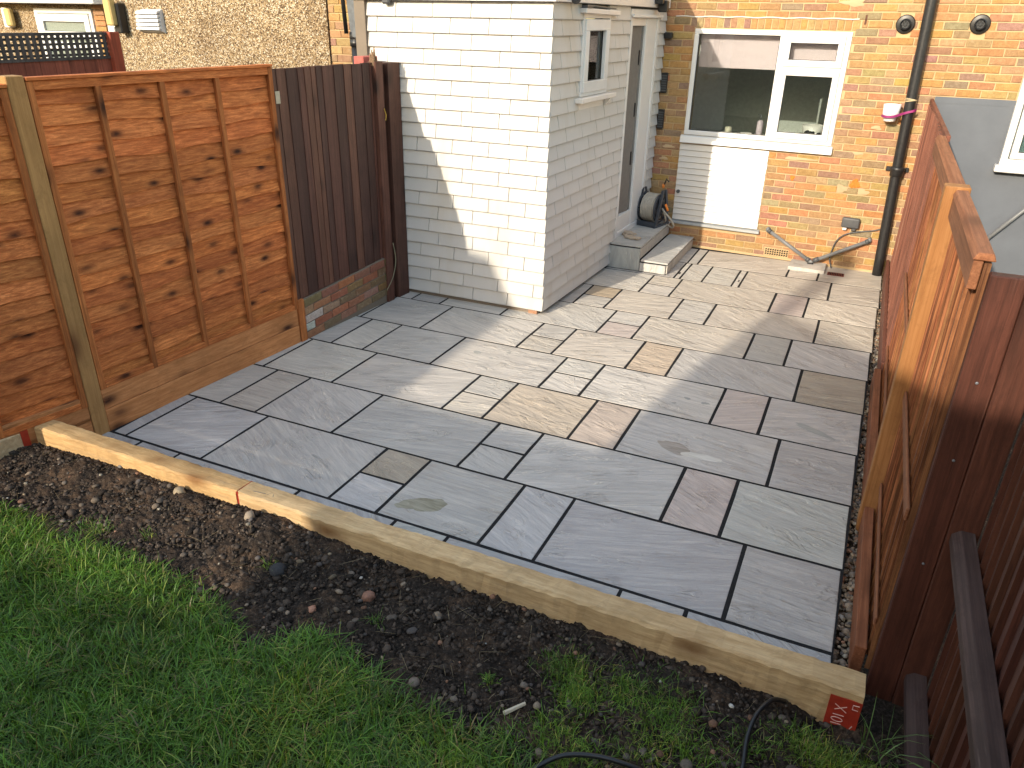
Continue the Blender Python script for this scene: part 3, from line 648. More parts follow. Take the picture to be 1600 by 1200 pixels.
# ------------------------------------------------------------------ neighbour to the right: grey render and window
nb_r = thing('neighbour_house', 'grey rendered neighbouring house wall with white window beyond the right fence', 'house', (1.2, 5.7, 0))
m = MB(hw); m.box(GR, .775, -.01, .012, -.1, 1.708); m.box(.775, 3.2, -.01, .012, -.1, 1.10); m.build('render', GREYR, nb_r)
def gcourse():
    for i in range(5):
        m = MB(hw); a = .14 + i*.205; m.box(a, min(a+.2, .74), .0125, .014, 1.655, 1.704)
        if a < .72: m.build('painted_brick', GREYR, nb_r)
gcourse()
frame_win(nb_r, hw, .775, 2.3, 1.165, 2.125, .062, [(.84,2.24,1.225,2.07,.055)], .055)
m = MB(hw); m.box(.745, 2.34, .0125, .10, 1.105, 1.165); m.build('sill', UPVC, nb_r, bevel=.006)
m = MB(hw); m.box(.83, 2.25, .004, .012, 1.2, 2.1); m.build('curtain', m_plain('teal curtain', (.18,.27,.28), .8, .1, var=.3), nb_r)
MB().tube([hw(.62,.05,.17), hw(1.35,.05,1.16)], .018, 10).build('sloping_pipe', GREYPL, nb_r, smooth=True)

# ------------------------------------------------------------------ white clad rear extension
ext = thing('rear_extension', 'single storey extension clad in white brick-effect boards with side door', 'extension', (-3.4, 4.2, 0))
RY0, RX0, RS = 3.06, -2.605, .041
def rw(v, out, z): return (RX0 + RS*(v - RY0) + out, v, z)        # right wall, v runs along Y
FS = .035
def fw(u, out, z): return (u, 3.045 + FS*(-2.605 - u)*0 - out, z)      # front wall, u runs along X
ZB, ZT = .035, 2.40; NCO = 21; CH = (ZT - ZB)/NCO
DOOR = (4.755, 5.62, .26, 2.385); SW = (3.60, 4.21, 1.715, 2.335)
m = MB(fw); m.box(-4.25, -2.63, -.12, -.012, -.02, 2.7); m.build('front_wall', BACKW, ext)
m = MB(rw)
for (a, b, c_, d) in ((RY0+.02, SW[0]+.02, .0, 2.6), (SW[0]+.02, SW[1]-.02, .0, SW[2]+.02), (SW[0]+.02, SW[1]-.02, SW[3]-.02, 2.6), (SW[1]-.02, DOOR[0]+.01, .0, 2.6), (DOOR[0]+.01, DOOR[1]-.01, .0, DOOR[2]), (DOOR[0]+.01, DOOR[1]-.01, DOOR[3]-.01, 2.6), (DOOR[1]-.01, 5.86, 0, 2.6)):
    m.box(a, b, -.11, -.012, c_, d)
m.build('side_wall', BACKW, ext)
m = MB(fw); m.box(-4.12, -2.66, -.05, -.004, -.02, .05)
m.build('plinth', MORTARD, ext)
m = MB(); m.box(-2.72, -2.64, 3.035, 3.10, -.005, .045); m.build('plinth_brick', BRICKR, ext, (.42,.24,.15))
def tile(fmap, a, b, z0, z1, e0=.0, e1=.0, g=.0023):
    """lapped cladding piece: thick rounded lower lip, thin top edge"""
    a += g; b -= g; j = random.uniform(-.002, .002)
    prof = [(-.010, z0+.004), (.019, z0), (.0265, z0+.006), (.0255, z0+.016), (.010+j, z1-.014), (.006+j, z1+.002), (-.010, z1+.002)]
    L = [(a, o_, z) for o_, z in prof]; R = [(b, o_, z) for o_, z in prof]
    La = [(a+.004, o_+.0015 if 1 <= i <= 5 else o_, z) for i, (o_, z) in enumerate(prof)]; Rb = [(b-.004, o_+.0015 if 1 <= i <= 5 else o_, z) for i, (o_, z) in enumerate(prof)]
    n = len(prof); V = L + La + Rb + R; F = [tuple(range(n)), tuple(range(3*n, 4*n))[::-1]]
    for k in range(3): F += [(k*n+i, k*n+(i+1) % n, (k+1)*n+(i+1) % n, (k+1)*n+i) for i in range(n)]
    return MB(fmap).add(V, F).build('cladding_tile', CLAD, ext, gjit((1,1,1), .04))
TL = .335
for c_ in range(NCO):
    z0 = ZB + c_*CH; z1 = z0 + CH
    off = (c_ % 2)*.5*TL + random.choice([0, 0, .04])
    u = -2.583
    first = TL*.28 if c_ % 2 else TL
    cuts = [u]; u -= first if c_ % 4 != 3 else TL*.55
    while u > -4.22: cuts.append(u); u -= TL
    cuts.append(-4.22)
    for i in range(len(cuts) - 1):
        if cuts[i] - cuts[i+1] > .02: tile(fw, cuts[i+1], cuts[i], z0, z1)
    # side wall
    v = RY0 - .018; cuts = [v]; v += TL*.5 if c_ % 2 else TL
    while v < 5.86: cuts.append(v); v += TL
    cuts.append(5.858)
    for i in range(len(cuts) - 1):
        segs = [(cuts[i], cuts[i+1])]
        def cutv(segs, lo, hi):
            o_ = []
            for s0, s1 in segs:
                if s1 <= lo or s0 >= hi: o_.append((s0, s1)); continue
                if s0 < lo - .015: o_.append((s0, lo))
                if s1 > hi + .015: o_.append((hi, s1))
            return o_
        if z1 > DOOR[2] - .02 : segs = cutv(segs, DOOR[0], DOOR[1])
        if z1 > SW[2] - .01 and z0 < SW[3]: segs = cutv(segs, SW[0], SW[1])
        for s0, s1 in segs: tile(rw, s0, s1, z0, z1)
# fascia and roof
fas = MB(); fx = .045
fas.prism([(-4.32, 2.985, 2.405), (-4.32, 2.985, 3.05), (-2.55, 2.985, 3.05), (-2.55, 2.985, 2.405)], [(-4.32, 3.03, 2.405), (-4.32, 3.03, 3.05), (-2.55, 3.03, 3.05), (-2.55, 3.03, 2.405)])
fas.build('front_fascia', UPVC, ext)
m = MB(rw); m.hexa([(2.99,-.02,2.405),(5.84,-.02,2.405),(5.84,.05,2.405),(2.99,.05,2.405),(2.99,-.02,3.05),(5.84,-.02,2.72),(5.84,.05,2.72),(2.99,.05,3.05)]); m.build('side_fascia', UPVC_W, ext, bevel=.004)
m = MB(); m.hexa([(-4.3,3.03,2.60),(-2.64,3.03,2.60),(-2.53,5.80,2.55),(-4.3,5.80,2.55),(-4.3,3.03,2.68),(-2.64,3.03,2.68),(-2.53,5.80,2.62),(-4.3,5.80,2.62)]); m.build('roof', LEAD, ext)
m = MB(); m.box(-4.30, -4.20, 3.0, 5.8, 0, 2.6); m.build('far_wall', MORTARD, ext)
# inside of the extension
m = MB(); m.box(-4.1, -4.05, 3.2, 5.7, 0, 2.5); m.box(-4.1, -2.75, 3.2, 5.7, .1, .2); m.build('room', INNER, ext)
# small side window
sw_ = frame_win(ext, rw, *SW, .03, [(SW[0]+.03, SW[1]-.04, SW[2]+.03, SW[3]-.04, .085)], .035, UPVC, .07)
m = MB(rw); m.hexa([(3.54,.0,2.335),(4.31,.0,2.325),(4.31,.075,2.325),(3.54,.075,2.335),(3.54,.0,2.372),(4.31,.0,2.362),(4.31,.075,2.362),(3.54,.075,2.372)]); m.build('drip_head', UPVC_W, sw_, bevel=.005)
m = MB(rw); m.box(3.54, 3.66, .03, .078, 2.372, 2.39); m.tube([(3.6,.05,2.39),(3.8,.05,2.388),(4.25,.05,2.376)], .007, 6); m.build('cable_run', DGREY, sw_)
m = MB(rw); m.box(3.525, 4.32, .0, .085, 1.672, 1.712); m.build('sill', UPVC_W, sw_, bevel=.006)
m = MB(rw); m.hexa([(4.20,.02,1.672),(4.225,.02,1.672),(4.225,.075,1.672),(4.20,.075,1.672),(4.20,.02,1.61),(4.225,.02,1.61),(4.225,.03,1.61),(4.20,.03,1.61)]); m.build('sill_bracket', UPVC_W, sw_)
m = MB(rw); m.box(SW[0]-.002, SW[1]+.002, -.02, .010, ZB + CH*math.floor((SW[2]-.012-ZB)/CH), SW[2]+.01); m.build('sill_filler', UPVC_W, sw_)
m = MB(rw); m.box(3.68, 4.12, -.075, -.07, 1.80, 2.25); m.build('curtain', CURT, sw_)
# door, standing ajar
df = MB(rw)
for (a, b, c_, d) in ((DOOR[0], DOOR[0]+.06, DOOR[2], DOOR[3]), (DOOR[1]-.06, DOOR[1], DOOR[2], DOOR[3]), (DOOR[0]+.06, DOOR[1]-.06, DOOR[3]-.075, DOOR[3]), (DOOR[0]+.06, DOOR[1]-.06, DOOR[2], DOOR[2]+.055)): df.box(a, b, -.09, .020, c_, d)
dr = df.build('door', UPVC, ext, bevel=.004)
m = MB(rw); m.box(DOOR[0]-.01, DOOR[1]+.01, .030, .052, DOOR[3]-.07, DOOR[3]-.045); m.build('drip_bar', UPVC, dr, bevel=.003)
m = MB(rw); m.box(5.24, 5.56, -.07, .012, DOOR[2]+.055, DOOR[3]-.075); m.build('door_stile', UPVC, dr, bevel=.006)
m = MB(rw); m.box(4.815, 5.24, -.06, .006, 2.245, DOOR[3]-.075); m.build('door_rail', UPVC_W, dr, bevel=.004)
m = MB(rw); m.box(4.815, 5.24, -.06, .006, DOOR[2]+.055, .475); m.build('door_rail', UPVC, dr, bevel=.004)
m = MB(rw); m.hexa([(4.91,-.045,.31),(5.18,-.012,.31),(5.18,-.05,.31),(4.91,-.085,.31),(4.91,-.045,2.25),(5.18,-.012,2.25),(5.18,-.05,2.25),(4.91,-.085,2.25)]); m.build('door_leaf', m_plain('grey door leaf', (.15,.14,.13), .6, .3), dr)
m = MB(rw); m.box(5.185, 5.238, -.03, -.012, .48, 2.244); m.build('door_edge_glass', m_plain('dark edge glass', (.10,.10,.09), .15, .6), dr)
for z_ in (.95, 1.42, 1.9):
    m = MB(rw); m.box(5.15, 5.172, -.02, -.006, z_, z_+.13); m.build('door_keep', BLACKPL, dr)
# floodlight, camera dome, gutter end
m = MB(rw); m.box(5.30, 5.36, .05, .13, 2.435, 2.52); m.build('light_bracket', BLACKPL, ext, bevel=.006)
m = MB(rw); m.box(5.38, 5.46, .06, .15, 2.365, 2.47); m.build('floodlight', BLACKPL, ext, bevel=.012)
m = MB(rw); m.lathe((3.32, .07, 2.44), (0,0,-1), [(.045,-.03),(.045,.0),(.035,.03),(.012,.045)], 16); m.build('camera_dome', DGREY, ext, smooth=True)
m = MB(fw); m.box(-4.02, -3.95, .025, .075, 2.375, 2.44); m.build('lamp_box', DGREY, ext, bevel=.012)
# dark soffit gap down the house corner
# ------------------------------------------------------------------ door steps
steps = thing('door_steps', 'two sandstone paved steps with black joints below the open side door', 'steps', (-2.2, 5.1, 0))
m = MB(); m.box(-2.56, -2.212, 4.652, 5.80, -.005, .2435); m.box(-2.212, -1.932, 4.652, 5.80, -.005, .1055); m.build('step_core', GROUT, steps)
def sl(x0, x1, y0, y1, z0, z1, c_=LIGHT): return MB().box(x0, x1, y0, y1, z0, z1).build('step_slab', SLAB, steps, gjit(c_, .06), bevel=.002)
sl(-2.53, -2.195, 4.64, 5.20, .244, .262); sl(-2.53, -2.195, 5.208, 5.80, .244, .262)
sl(-2.19, -1.915, 4.64, 5.25, .106, .122); sl(-2.19, -1.915, 5.258, 5.80, .106, .122)
sl(-2.55, -2.205, 4.64, 4.654, .006, .230, GREEN); sl(-2.199, -1.935, 4.64, 4.654, .006, .092, LIGHT)
for (a, b) in ((4.66,4.92),(4.928,5.2),(5.208,5.5),(5.508,5.8)):
    sl(-2.214, -2.201, a, b, .130, .230, WARM); sl(-1.934, -1.919, a, b, .006, .092, WARM)
# gloves and hose reel
gl = thing('work_gloves', 'pair of beige work gloves lying on the upper step', 'gloves', (-2.42, 4.93, .262))
def glove(cx, cy, z, ang, s=1.0):
    m = MB(); n = 22; V = []
    prof = []
    for i in range(n):
        a = 2*math.pi*i/n; k = 1 + .10*math.sin(5*a) + .06*math.sin(9*a+1); prof.append((.085*k*math.cos(a), .050*k*math.sin(a)))
    for lev, sc_ in ((0, .96), (.010, 1.0), (.020, .86), (.026, .5)):
        V += [(cx + s*sc_*(p[0]*math.cos(ang) - p[1]*math.sin(ang)), cy + s*sc_*(p[0]*math.sin(ang) + p[1]*math.cos(ang)), z + lev + .005*math.sin(i*1.7)) for i, p in enumerate(prof)]
    F = [tuple(range(n))[::-1], tuple(range(3*n, 4*n))] + [(l*n+i, l*n+(i+1) % n, (l+1)*n+(i+1) % n, (l+1)*n+i) for l in range(3) for i in range(n)]
    m.add(V, F)
    for k in range(4):
        a0 = ang + (-.35 + .23*k); b0 = Vector((cx + .06*s*math.cos(a0), cy + .06*s*math.sin(a0), z + .010)); e0 = b0 + Vector((math.cos(a0), math.sin(a0), 0))*.055*s
        m.tube([b0, b0.lerp(e0, .6) + Vector((0,0,.004)), e0], [.012*s, .011*s, .006*s], 8)
    m.tube([(cx, cy, z+.010), (cx + .06*s*math.cos(ang+1.2), cy + .06*s*math.sin(ang+1.2), z+.010)], [.014*s, .009*s], 8)
    return m.build('glove', CLOTH, gl, smooth=True)
glove(-2.45, 4.98, .263, -.9); glove(-2.38, 4.88, .264, -.25, .95); glove(-2.43, 4.97, .283, -.5, .8)
reel = thing('hose_reel', 'free standing hose reel wound with pale grey hose on the top step', 'hose reel', (-2.36, 5.55, .262))
ctr = Vector((-2.36, 5.58, .45)); axr = Vector((.97, -.24, 0)).normalized(); sd = Vector((.24, .97, 0)).normalized()
for i in range(9):
    MB().ring(ctr + axr*(-.075 + i*.0175), axr, .118 + .006*random.random(), .0105, 36, 8).build('hose_coil', HOSE, reel, smooth=True)
for i in range(8):
    MB().ring(ctr + axr*(-.066 + i*.0175), axr, .137 + .006*random.random(), .0105, 36, 8).build('hose_coil', HOSE, reel, smooth=True)
MB().lathe(ctr - axr*.09, axr, [(.10, 0), (.10, .18)], 24).build('drum', NAVY, reel)
for s_ in (-1, 1):
    fl = MB().ring(ctr + axr*(.098*s_), axr, .150, .010, 36, 6).ring(ctr + axr*(.098*s_), axr, .055, .008, 20, 6)
    for k in range(6):
        a = k*math.pi/3; d_ = sd*math.cos(a) + Vector((0,0,1))*math.sin(a); fl.tube([ctr + axr*(.098*s_) + d_*.05, ctr + axr*(.098*s_) + d_*.15], .007, 6)
    fl.build('drum_flange', NAVY, reel, smooth=True)
    q = ctr + axr*(.125*s_); b_ = q.copy(); b_.z = .27
    fr = MB()
    for e in (-1, 1): fr.prism([b_ + sd*(e*.15) - axr*.012, b_ + sd*(e*.11) - axr*.012, q + Vector((0,0,.20)) + sd*(e*.012) - axr*.012, q + Vector((0,0,.20)) + sd*(e*.045) - axr*.012], [b_ + sd*(e*.15) + axr*.012, b_ + sd*(e*.11) + axr*.012, q + Vector((0,0,.20)) + sd*(e*.012) + axr*.012, q + Vector((0,0,.20)) + sd*(e*.045) + axr*.012])
    fr.build('side_frame', NAVY, reel)
    c1 = b_ - sd*.16; c2 = b_ + sd*.16
    MB().tube([c1, c2], .016, 8).build('foot', NAVY, reel, smooth=True)
q0 = ctr - sd*.15; q0.z = .29
MB().prism([q0 - axr*.13 + Vector((0,0,-.025)), q0 + axr*.13 + Vector((0,0,-.025)), q0 + axr*.13 + Vector((0,0,.03)), q0 - axr*.13 + Vector((0,0,.03))], [p + sd*.02 for p in (q0 - axr*.13 + Vector((0,0,-.025)), q0 + axr*.13 + Vector((0,0,-.025)), q0 + axr*.13 + Vector((0,0,.03)), q0 - axr*.13 + Vector((0,0,.03)))]).build('front_bar', NAVY, reel)
MB().tube(smooth_path([ctr + axr*.12 + Vector((0,0,.0)), ctr + axr*.16 + Vector((0,-.02,-.03)), ctr + axr*.22 + Vector((.02,-.02,-.10)), ctr + axr*.25 + Vector((.02,.02,-.17)), ctr + axr*.21 + Vector((.02,.06,-.20)), ctr + axr*.14 + Vector((0,.10,-.18))], 8), .010, 8).build('loose_hose', HOSE, reel, smooth=True)
MB().tube(smooth_path([ctr + axr*.12, ctr + axr*.15 + Vector((0,0,-.05)), ctr + axr*.17 + Vector((0,.02,-.12)), ctr + axr*.13 + Vector((0,.08,-.17))], 8), .009, 8).build('loose_hose', HOSE, reel, smooth=True)
MB().tube([ctr + axr*.15 + Vector((0,.02,.05)), ctr + axr*.175 + Vector((.01,.02,-.02))], .013, 8).build('orange_nozzle', ORANGEPL, reel, smooth=True)
MB().tube([ctr + axr*.08 + Vector((0,.10,.20)), ctr + axr*.08 + Vector((0,.10,.24))], .014, 8).build('orange_nozzle', ORANGEPL, reel, smooth=True)
MB().tube([ctr + axr*.09 + Vector((0,.1,.24)), ctr + axr*.10 + Vector((.01,.1,.30)), ctr + axr*.12 + Vector((.02,.1,.27))], .008, 6).build('spray_gun', BLACKPL, reel, smooth=True)
# white cup strapped to the downpipe
cup = thing('white_pot', 'small white pot strapped to black downpipe with magenta band', 'pot', hw(-.19, .11, 1.48))
c0 = Vector(hw(-.205, .095, 1.475))
MB().lathe(c0, (0,0,1), [(.045,0),(.052,.004),(.056,.03),(.070,.055),(.076,.15),(.072,.152),(.066,.06)], 28).build('pot_body', WHITEC, cup, smooth=True)
m = MB(); pb = [c0 + Vector((-.072,-.02,.050)), c0 + Vector((-.04,-.068,.046)), c0 + Vector((.02,-.075,.050)), c0 + Vector((.07,-.055,.066)), c0 + Vector((.12,-.04,.085)), c0 + Vector((.18,-.045,.105)), c0 + Vector((.205,-.02,.112))]
pb = smooth_path(pb, 6); V = []
for p in pb: V += [p + Vector((0,0,-.011)), p + Vector((0,0,.011))]
m.add(V, [(2*i, 2*i+2, 2*i+3, 2*i+1) for i in range(len(pb)-1)]); so = m.build('strap', MAGENTA, cup)
sm = so.modifiers.new('thick', 'SOLIDIFY'); sm.thickness = .005
tw = MB()
for k in range(3): tw.ring(Vector(hw(-.062, .075, 1.66 + .008*k)), (.15*(k-1), .1, 1), .050, .0035, 20, 5)
tag(tw.build('twine', m_plain('pale twine', (.55,.45,.28), .9, .1), None, smooth=True), 'frayed pale twine tied round the black downpipe', 'twine')

# ------------------------------------------------------------------ timber sleepers
def sleeper(name, x0, x1, y0, y1, z0, z1, seed):
    rr = random.Random(seed); m = MB(); n = int((x1-x0)/.035); V = []
    for i in range(n + 1):
        x_ = x0 + (x1 - x0)*i/n; w_ = lambda: rr.uniform(-.0035, .0035); c_ = .010
        V += [(x_, y0+w_(), z0), (x_, y0+w_(), z1-c_+w_()), (x_, y0+c_+w_(), z1+w_()), (x_, y1-c_+w_(), z1+w_()), (x_, y1+w_(), z1-c_+w_()), (x_, y1, z0)]
    F = [(0,1,2,3,4,5), tuple(n*6+k for k in (5,4,3,2,1,0))] + [(i*6+k, i*6+(k+1) % 6, (i+1)*6+(k+1) % 6, (i+1)*6+k) for i in range(n) for k in range(6)]
    return m.add(V, F).build(name, SLEEP, None, (1,.86,.66) if seed == 1 else (.98,.91,.80))
s1 = tag(sleeper('timber_sleeper', -4.33, -2.772, -.388, -.275, -.02, .205, 1), 'sunlit shorter left sleeper edging the soil beside the lap fence', 'sleeper', 'sleepers between the soil and the patio')
s2 = tag(sleeper('timber_sleeper', -2.764, .052, -.388, -.275, -.02, .205, 2), 'long timber sleeper reaching the right fence, its end marked red', 'sleeper', 'sleepers between the soil and the patio')
MB().box(-2.7745, -2.7685, -.386, -.277, .0, .2035).build('painted_end', REDP, s1)
MB().box(-2.7665, -2.7615, -.386, -.277, .0, .2035).build('painted_end', REDP, s2)
rp = MB().box(-.052, .0535, -.3925, -.385, .02, .165).build('red_patch', REDP, s2)
def stroke(pts, par, mat=CHALK): MB().tube(pts, .0016, 5).build('chalk_mark', mat, par)
yy = -.3935
def gl_(u, w): return (-.012 + w*.045 - .018, yy, .040 + u*.105)     # writing climbs the patch
stroke([gl_(.0, 0), gl_(.02, .75)], rp); stroke([gl_(.20+.09*math.cos(a), .38+.42*math.sin(a)) for a in [k*math.pi/6 for k in range(13)]], rp)
stroke([gl_(.40, .0), gl_(.42, .8)], rp); stroke([gl_(.62, .05), gl_(.86, .85)], rp); stroke([gl_(.86, .0), gl_(.60, .9)], rp)
stroke([(.046, yy, .150), (.026, yy, .148), (.026, yy, .128), (.044, yy, .128)], rp); stroke([(.034, yy, .035), (.040, yy, .050)], rp)
for pts in ([(-2.62,-.34,.2062),(-2.60,-.312,.2062),(-2.58,-.345,.2062)], [(-2.70,-.345,.2062),(-2.63,-.338,.2062)]):
    MB().tube(pts, .0013, 5).build('pencil_mark', DGREY, s2)
# the sleeper that turns along the left fence towards the viewer
t_ = MB(); t_.hexa([(-4.50,-1.6,-.02),(-4.39,-1.6,-.02),(-4.235,-.43,-.02),(-4.345,-.41,-.02),(-4.50,-1.6,.20),(-4.39,-1.6,.20),(-4.235,-.43,.20),(-4.345,-.41,.20)])
s3 = tag(t_.build('timber_sleeper', SLEEP, None, (.95,.95,.95), bevel=.008), 'shaded sleeper stub at the far left with a dark red end', 'sleeper')
MB().hexa([(-4.300,-.448,.0),(-4.236,-.462,.0),(-4.230,-.424,.0),(-4.290,-.404,.0),(-4.300,-.448,.2035),(-4.236,-.462,.2035),(-4.230,-.424,.2035),(-4.290,-.404,.2035)]).build('painted_end', REDP, s3)

# ------------------------------------------------------------------ left boundary
def lf(y, out, z): 
    k = 1/math.hypot(1, .078); return (fence_x(y) + out*k, y - out*.078*k, z)
post = thing('fence_post', 'pale square timber post between the two orange lap panels', 'post', lf(-.04, -.03, 0))
m = MB(lf); m.box(-.088, .002, -.085, .006, -.1, 2.0); m.build('post_shaft', POSTW, post, (1,1,1), bevel=.004)
def lap_panel(fm, y0, y1, zb, zt, name, label, nb_, slats=17, group='orange lap fence panels'):
    t = thing(name, label, 'fence panel', fm((y0+y1)/2, 0, 0), group)
    hs = (zt - .03 - zb)/slats
    for i in range(slats):
        z0 = zb + i*hs; n = 30; V = []; sd_ = random.uniform(0, 60); ph = random.uniform(0, 6)
        for k in range(n + 1):
            y = y0 + .02 + (y1 - y0 - .04)*k/n
            wv = .010*math.sin(y*4.2 + ph) + .007*math.sin(y*11 + ph*2.1) + random.uniform(-.0015, .0015); bow = .004*math.sin(y*5 + sd_)
            zl = z0 - .012 + wv*.8; zu = z0 + hs + .012
            V += [(y, -.030 + bow, zl), (y, -.019 + bow, zl + .002), (y, -.034, zu), (y, -.042, zu)]
        F = [(0,1,2,3), tuple(n*4 + q for q in (3,2,1,0))] + [(k*4+q, k*4+(q+1) % 4, (k+1)*4+(q+1) % 4, (k+1)*4+q) for k in range(n) for q in range(4)]
        MB(fm).add(V, F).build('slat', ORANGE, t, gjit(jit((1,1,1), .06), .17))
    for (a, b, nm) in [(y0, y0+.035, 'stile'), (y1-.035, y1, 'stile')] + [(c_-.017, c_+.017, 'batten') for c_ in nb_]:
        MB(fm).box(a, b, -.022, .004, zb - .015, zt - .055 if nm == 'batten' else zt - .012).build(nm, ORANGE_V, t, gjit((.92,.92,.92), .12), bevel=.002)
    MB(fm).box(y0+.036, y1-.036, -.022, .003, zt - .056, zt - .011).build('top_rail', ORANGE, t, (1.05,1.05,1.05), bevel=.002)
    MB(fm).box(y0, y1, -.045, .014, zt - .010, zt + .006).build('cap_rail', ORANGE, t, (1.0,.95,.92), bevel=.002)
    MB(fm).box(y0+.036, y1-.036, -.022, .003, zb - .015, zb + .022).build('bottom_rail', ORANGE, t, (.9,.9,.9), bevel=.002)
    return t
lap_panel(lf, .006, 1.645, .285, 1.985, 'lap_fence_panel', 'orange lap fence panel with three battens left of the dark boarded fence', [.385, .785, 1.183])
def ln(y, out, z):     # the panel left of the post swings outwards
    d_ = y + .09; k = 1/math.hypot(1, .2); return (fence_x(-.09) + .2*d_ + out*k, y - out*.2*k, z)
lap_panel(ln, -1.02, -.09, .22, 1.96, 'lap_fence_panel', 'partly seen orange lap fence panel at the left edge behind the pale post', [-.55])
pn = MB(ln).box(-1.115, -1.025, -.08, .01, -.1, 2.0).build('fence_post', POSTW, None, (1,1,1), bevel=.004); tag(pn, 'nearest timber post of the left fence beyond the picture edge', 'post')
for (za, zb_, nm) in ((.0, .138, 'lower of two stacked timber gravel boards under the orange panel'), (.141, .272, 'upper of two stacked timber gravel boards under the orange panel')):
    m = MB(lf); n = 12; 
    g_ = m.box(.004, 1.632, -.035, -.001 if za else .002, za - .03 if not za else za, zb_ - (.0 if not za else .0)).build('gravel_board', GRAVELB, None, gjit((1,1,1), .08), bevel=.003)
    tag(g_, nm, 'gravel board', 'gravel boards under the left fence')
for (za, zb_, nm) in ((.0, .132, 'lower gravel board left of the pale post, behind the sleeper'), (.135, .262, 'upper gravel board left of the pale post, behind the sleeper')):
    tag(MB(ln).box(-1.02, -.092, -.035, 0, za - .03, zb_).build('gravel_board', GRAVELB, None, gjit((.9,.9,.9), .08), bevel=.003), nm, 'gravel board', 'gravel boards under the left fence')
tag(MB(lf).box(1.636, 1.70, -.02, .012, -.02, .335).build('timber_stub', ORANGE_V, None, (1.1,1.15,1.2), bevel=.003), 'short upright timber stub between gravel boards and brick plinth', 'stub')
# dark boarded fence on the brick plinth
dk = thing('dark_board_fence', 'dark brown closeboard fence standing on the low brick plinth', 'fence', lf(2.2, 0, .34))
y = 1.648; i = 0
while y < 2.70:
    w_ = random.choice([.05,.065,.09,.11,.12]); b = min(y + w_, 2.705); zb_ = .33 + (y - 1.66)*.075; tl = random.uniform(-.003, .002)
    MB(lf).hexa([(y-.008,-.030,zb_),(b,-.030,zb_),(b,-.014,zb_),(y-.008,-.008,zb_),(y-.008,-.030,1.962+tl),(b,-.030,1.962+tl),(b,-.014,1.962+tl),(y-.008,-.008,1.962+tl)]).build('board', DARKV, dk, gjit(random.choice([(1,1,1),(1.15,1.0,1.05),(.62,.58,.66),(1.7,1.5,1.35),(1.25,1.15,1.1)]), .15))
    y = b + .001
MB(lf).box(1.66, 1.70, -.008, -.005, 1.74, 1.82).build('bare_patch', PALE, dk)
MB(lf).box(2.712, 2.80, -.06, .02, .0, 1.97).build('edge_board', DARKV, dk, (1.1,.92,.9), bevel=.003)
MB(lf).box(2.80, 2.86, -.10, -.02, .0, 1.95).build('edge_board', DARKV, dk, (.8,.7,.7), bevel=.003)
MB().tube([lf(2.785, .025, 1.62), lf(2.80, .03, 1.57), lf(2.79, .03, 1.53)], .004, 6).build('string_latch', m_plain('ochre string', (.40,.26,.06), .9, .1), dk)
rt = MB(lf); 
for k in range(14):
    a = 2.735 + random.uniform(-.03, .03); o_ = -.02 + random.uniform(-.03, .02); rt.tube([(a, o_, 1.94), (a + random.uniform(-.012, .012), o_ + random.uniform(-.012, .012), 2.0 + random.uniform(.0, .07))], [.013, .004], 5)
rt.build('rotten_post_top', m_plain('rotten wood', (.21,.135,.085), .95, .05, var=.5, scale=80, bump=.8), dk)
tag(MB(lf).box(2.74, 2.92, -.22, -.12, 1.85, 2.0).build('red_block', m_plain('faded red brick block', (.40,.12,.10), .85, .1, var=.25), None, bevel=.005), 'faded red block behind the rotten post top', 'block')
pln = thing('brick_plinth', 'low red brick plinth wall below the dark brown fence', 'wall', lf(2.2, 0, 0))
MB(lf).hexa([(1.70,-.10,-.02),(2.80,-.10,-.02),(2.80,-.003,-.02),(1.70,-.003,-.02),(1.70,-.10,.325),(2.80,-.10,.405),(2.80,-.003,.405),(1.70,-.003,.325)]).build('mortar_core', MORTARD, pln)
def lfb(y, out, z): return lf(y, out, z + (y - 1.7)*.072)
RB = [(.40,.155,.095),(.36,.14,.09),(.44,.20,.125),(.30,.14,.10),(.25,.17,.10),(.42,.24,.17)]
for c_ in range(5):
    z0 = c_*.0665 - .006; y = 1.705 - (.5 if c_ % 2 else 0)*.2
    while y < 2.80:
        a, b = max(y, 1.703) + .003, min(y + .2, 2.80) - .003; y += .2
        if b - a < .02: continue
        green = max(0, (a - 2.25)/.5); cb = random.choice(RB); cb = tuple(v*(1-green*.75) + g_*green*.75 for v, g_ in zip(cb, (.10,.11,.045)))
        if c_ == 0: cb = tuple(v*.6 + g_*.4 for v, g_ in zip(cb, (.20,.19,.10)))
        if a < 1.75 and c_ in (1, 2): cb = (.55,.52,.48)
        m = MB(lfb); brick_geo(m, a, b, z0, z0 + .058, out=.006, j=.003); m.build('brick', BRICKR, pln, jit(cb, .12))
tag(MB().tube(smooth_path([lf(2.80,.03,.52), lf(2.82,.035,.36), lf(2.76,.04,.22), lf(2.68,.03,.12)], 8), .004, 6).build('garden_wire', m_plain('old wire', (.22,.20,.13), .8, .2), None, smooth=True), 'thin old wire hanging beside the mossy end of the brick plinth', 'wire')
tag(MB(lf).box(2.865, 3.022, -.06, .018, -.02, 1.955).build('timber_jamb', DARKV, None, (.95,.88,.88), bevel=.003), 'brown upright board closing the dark fence against the white extension', 'jamb')

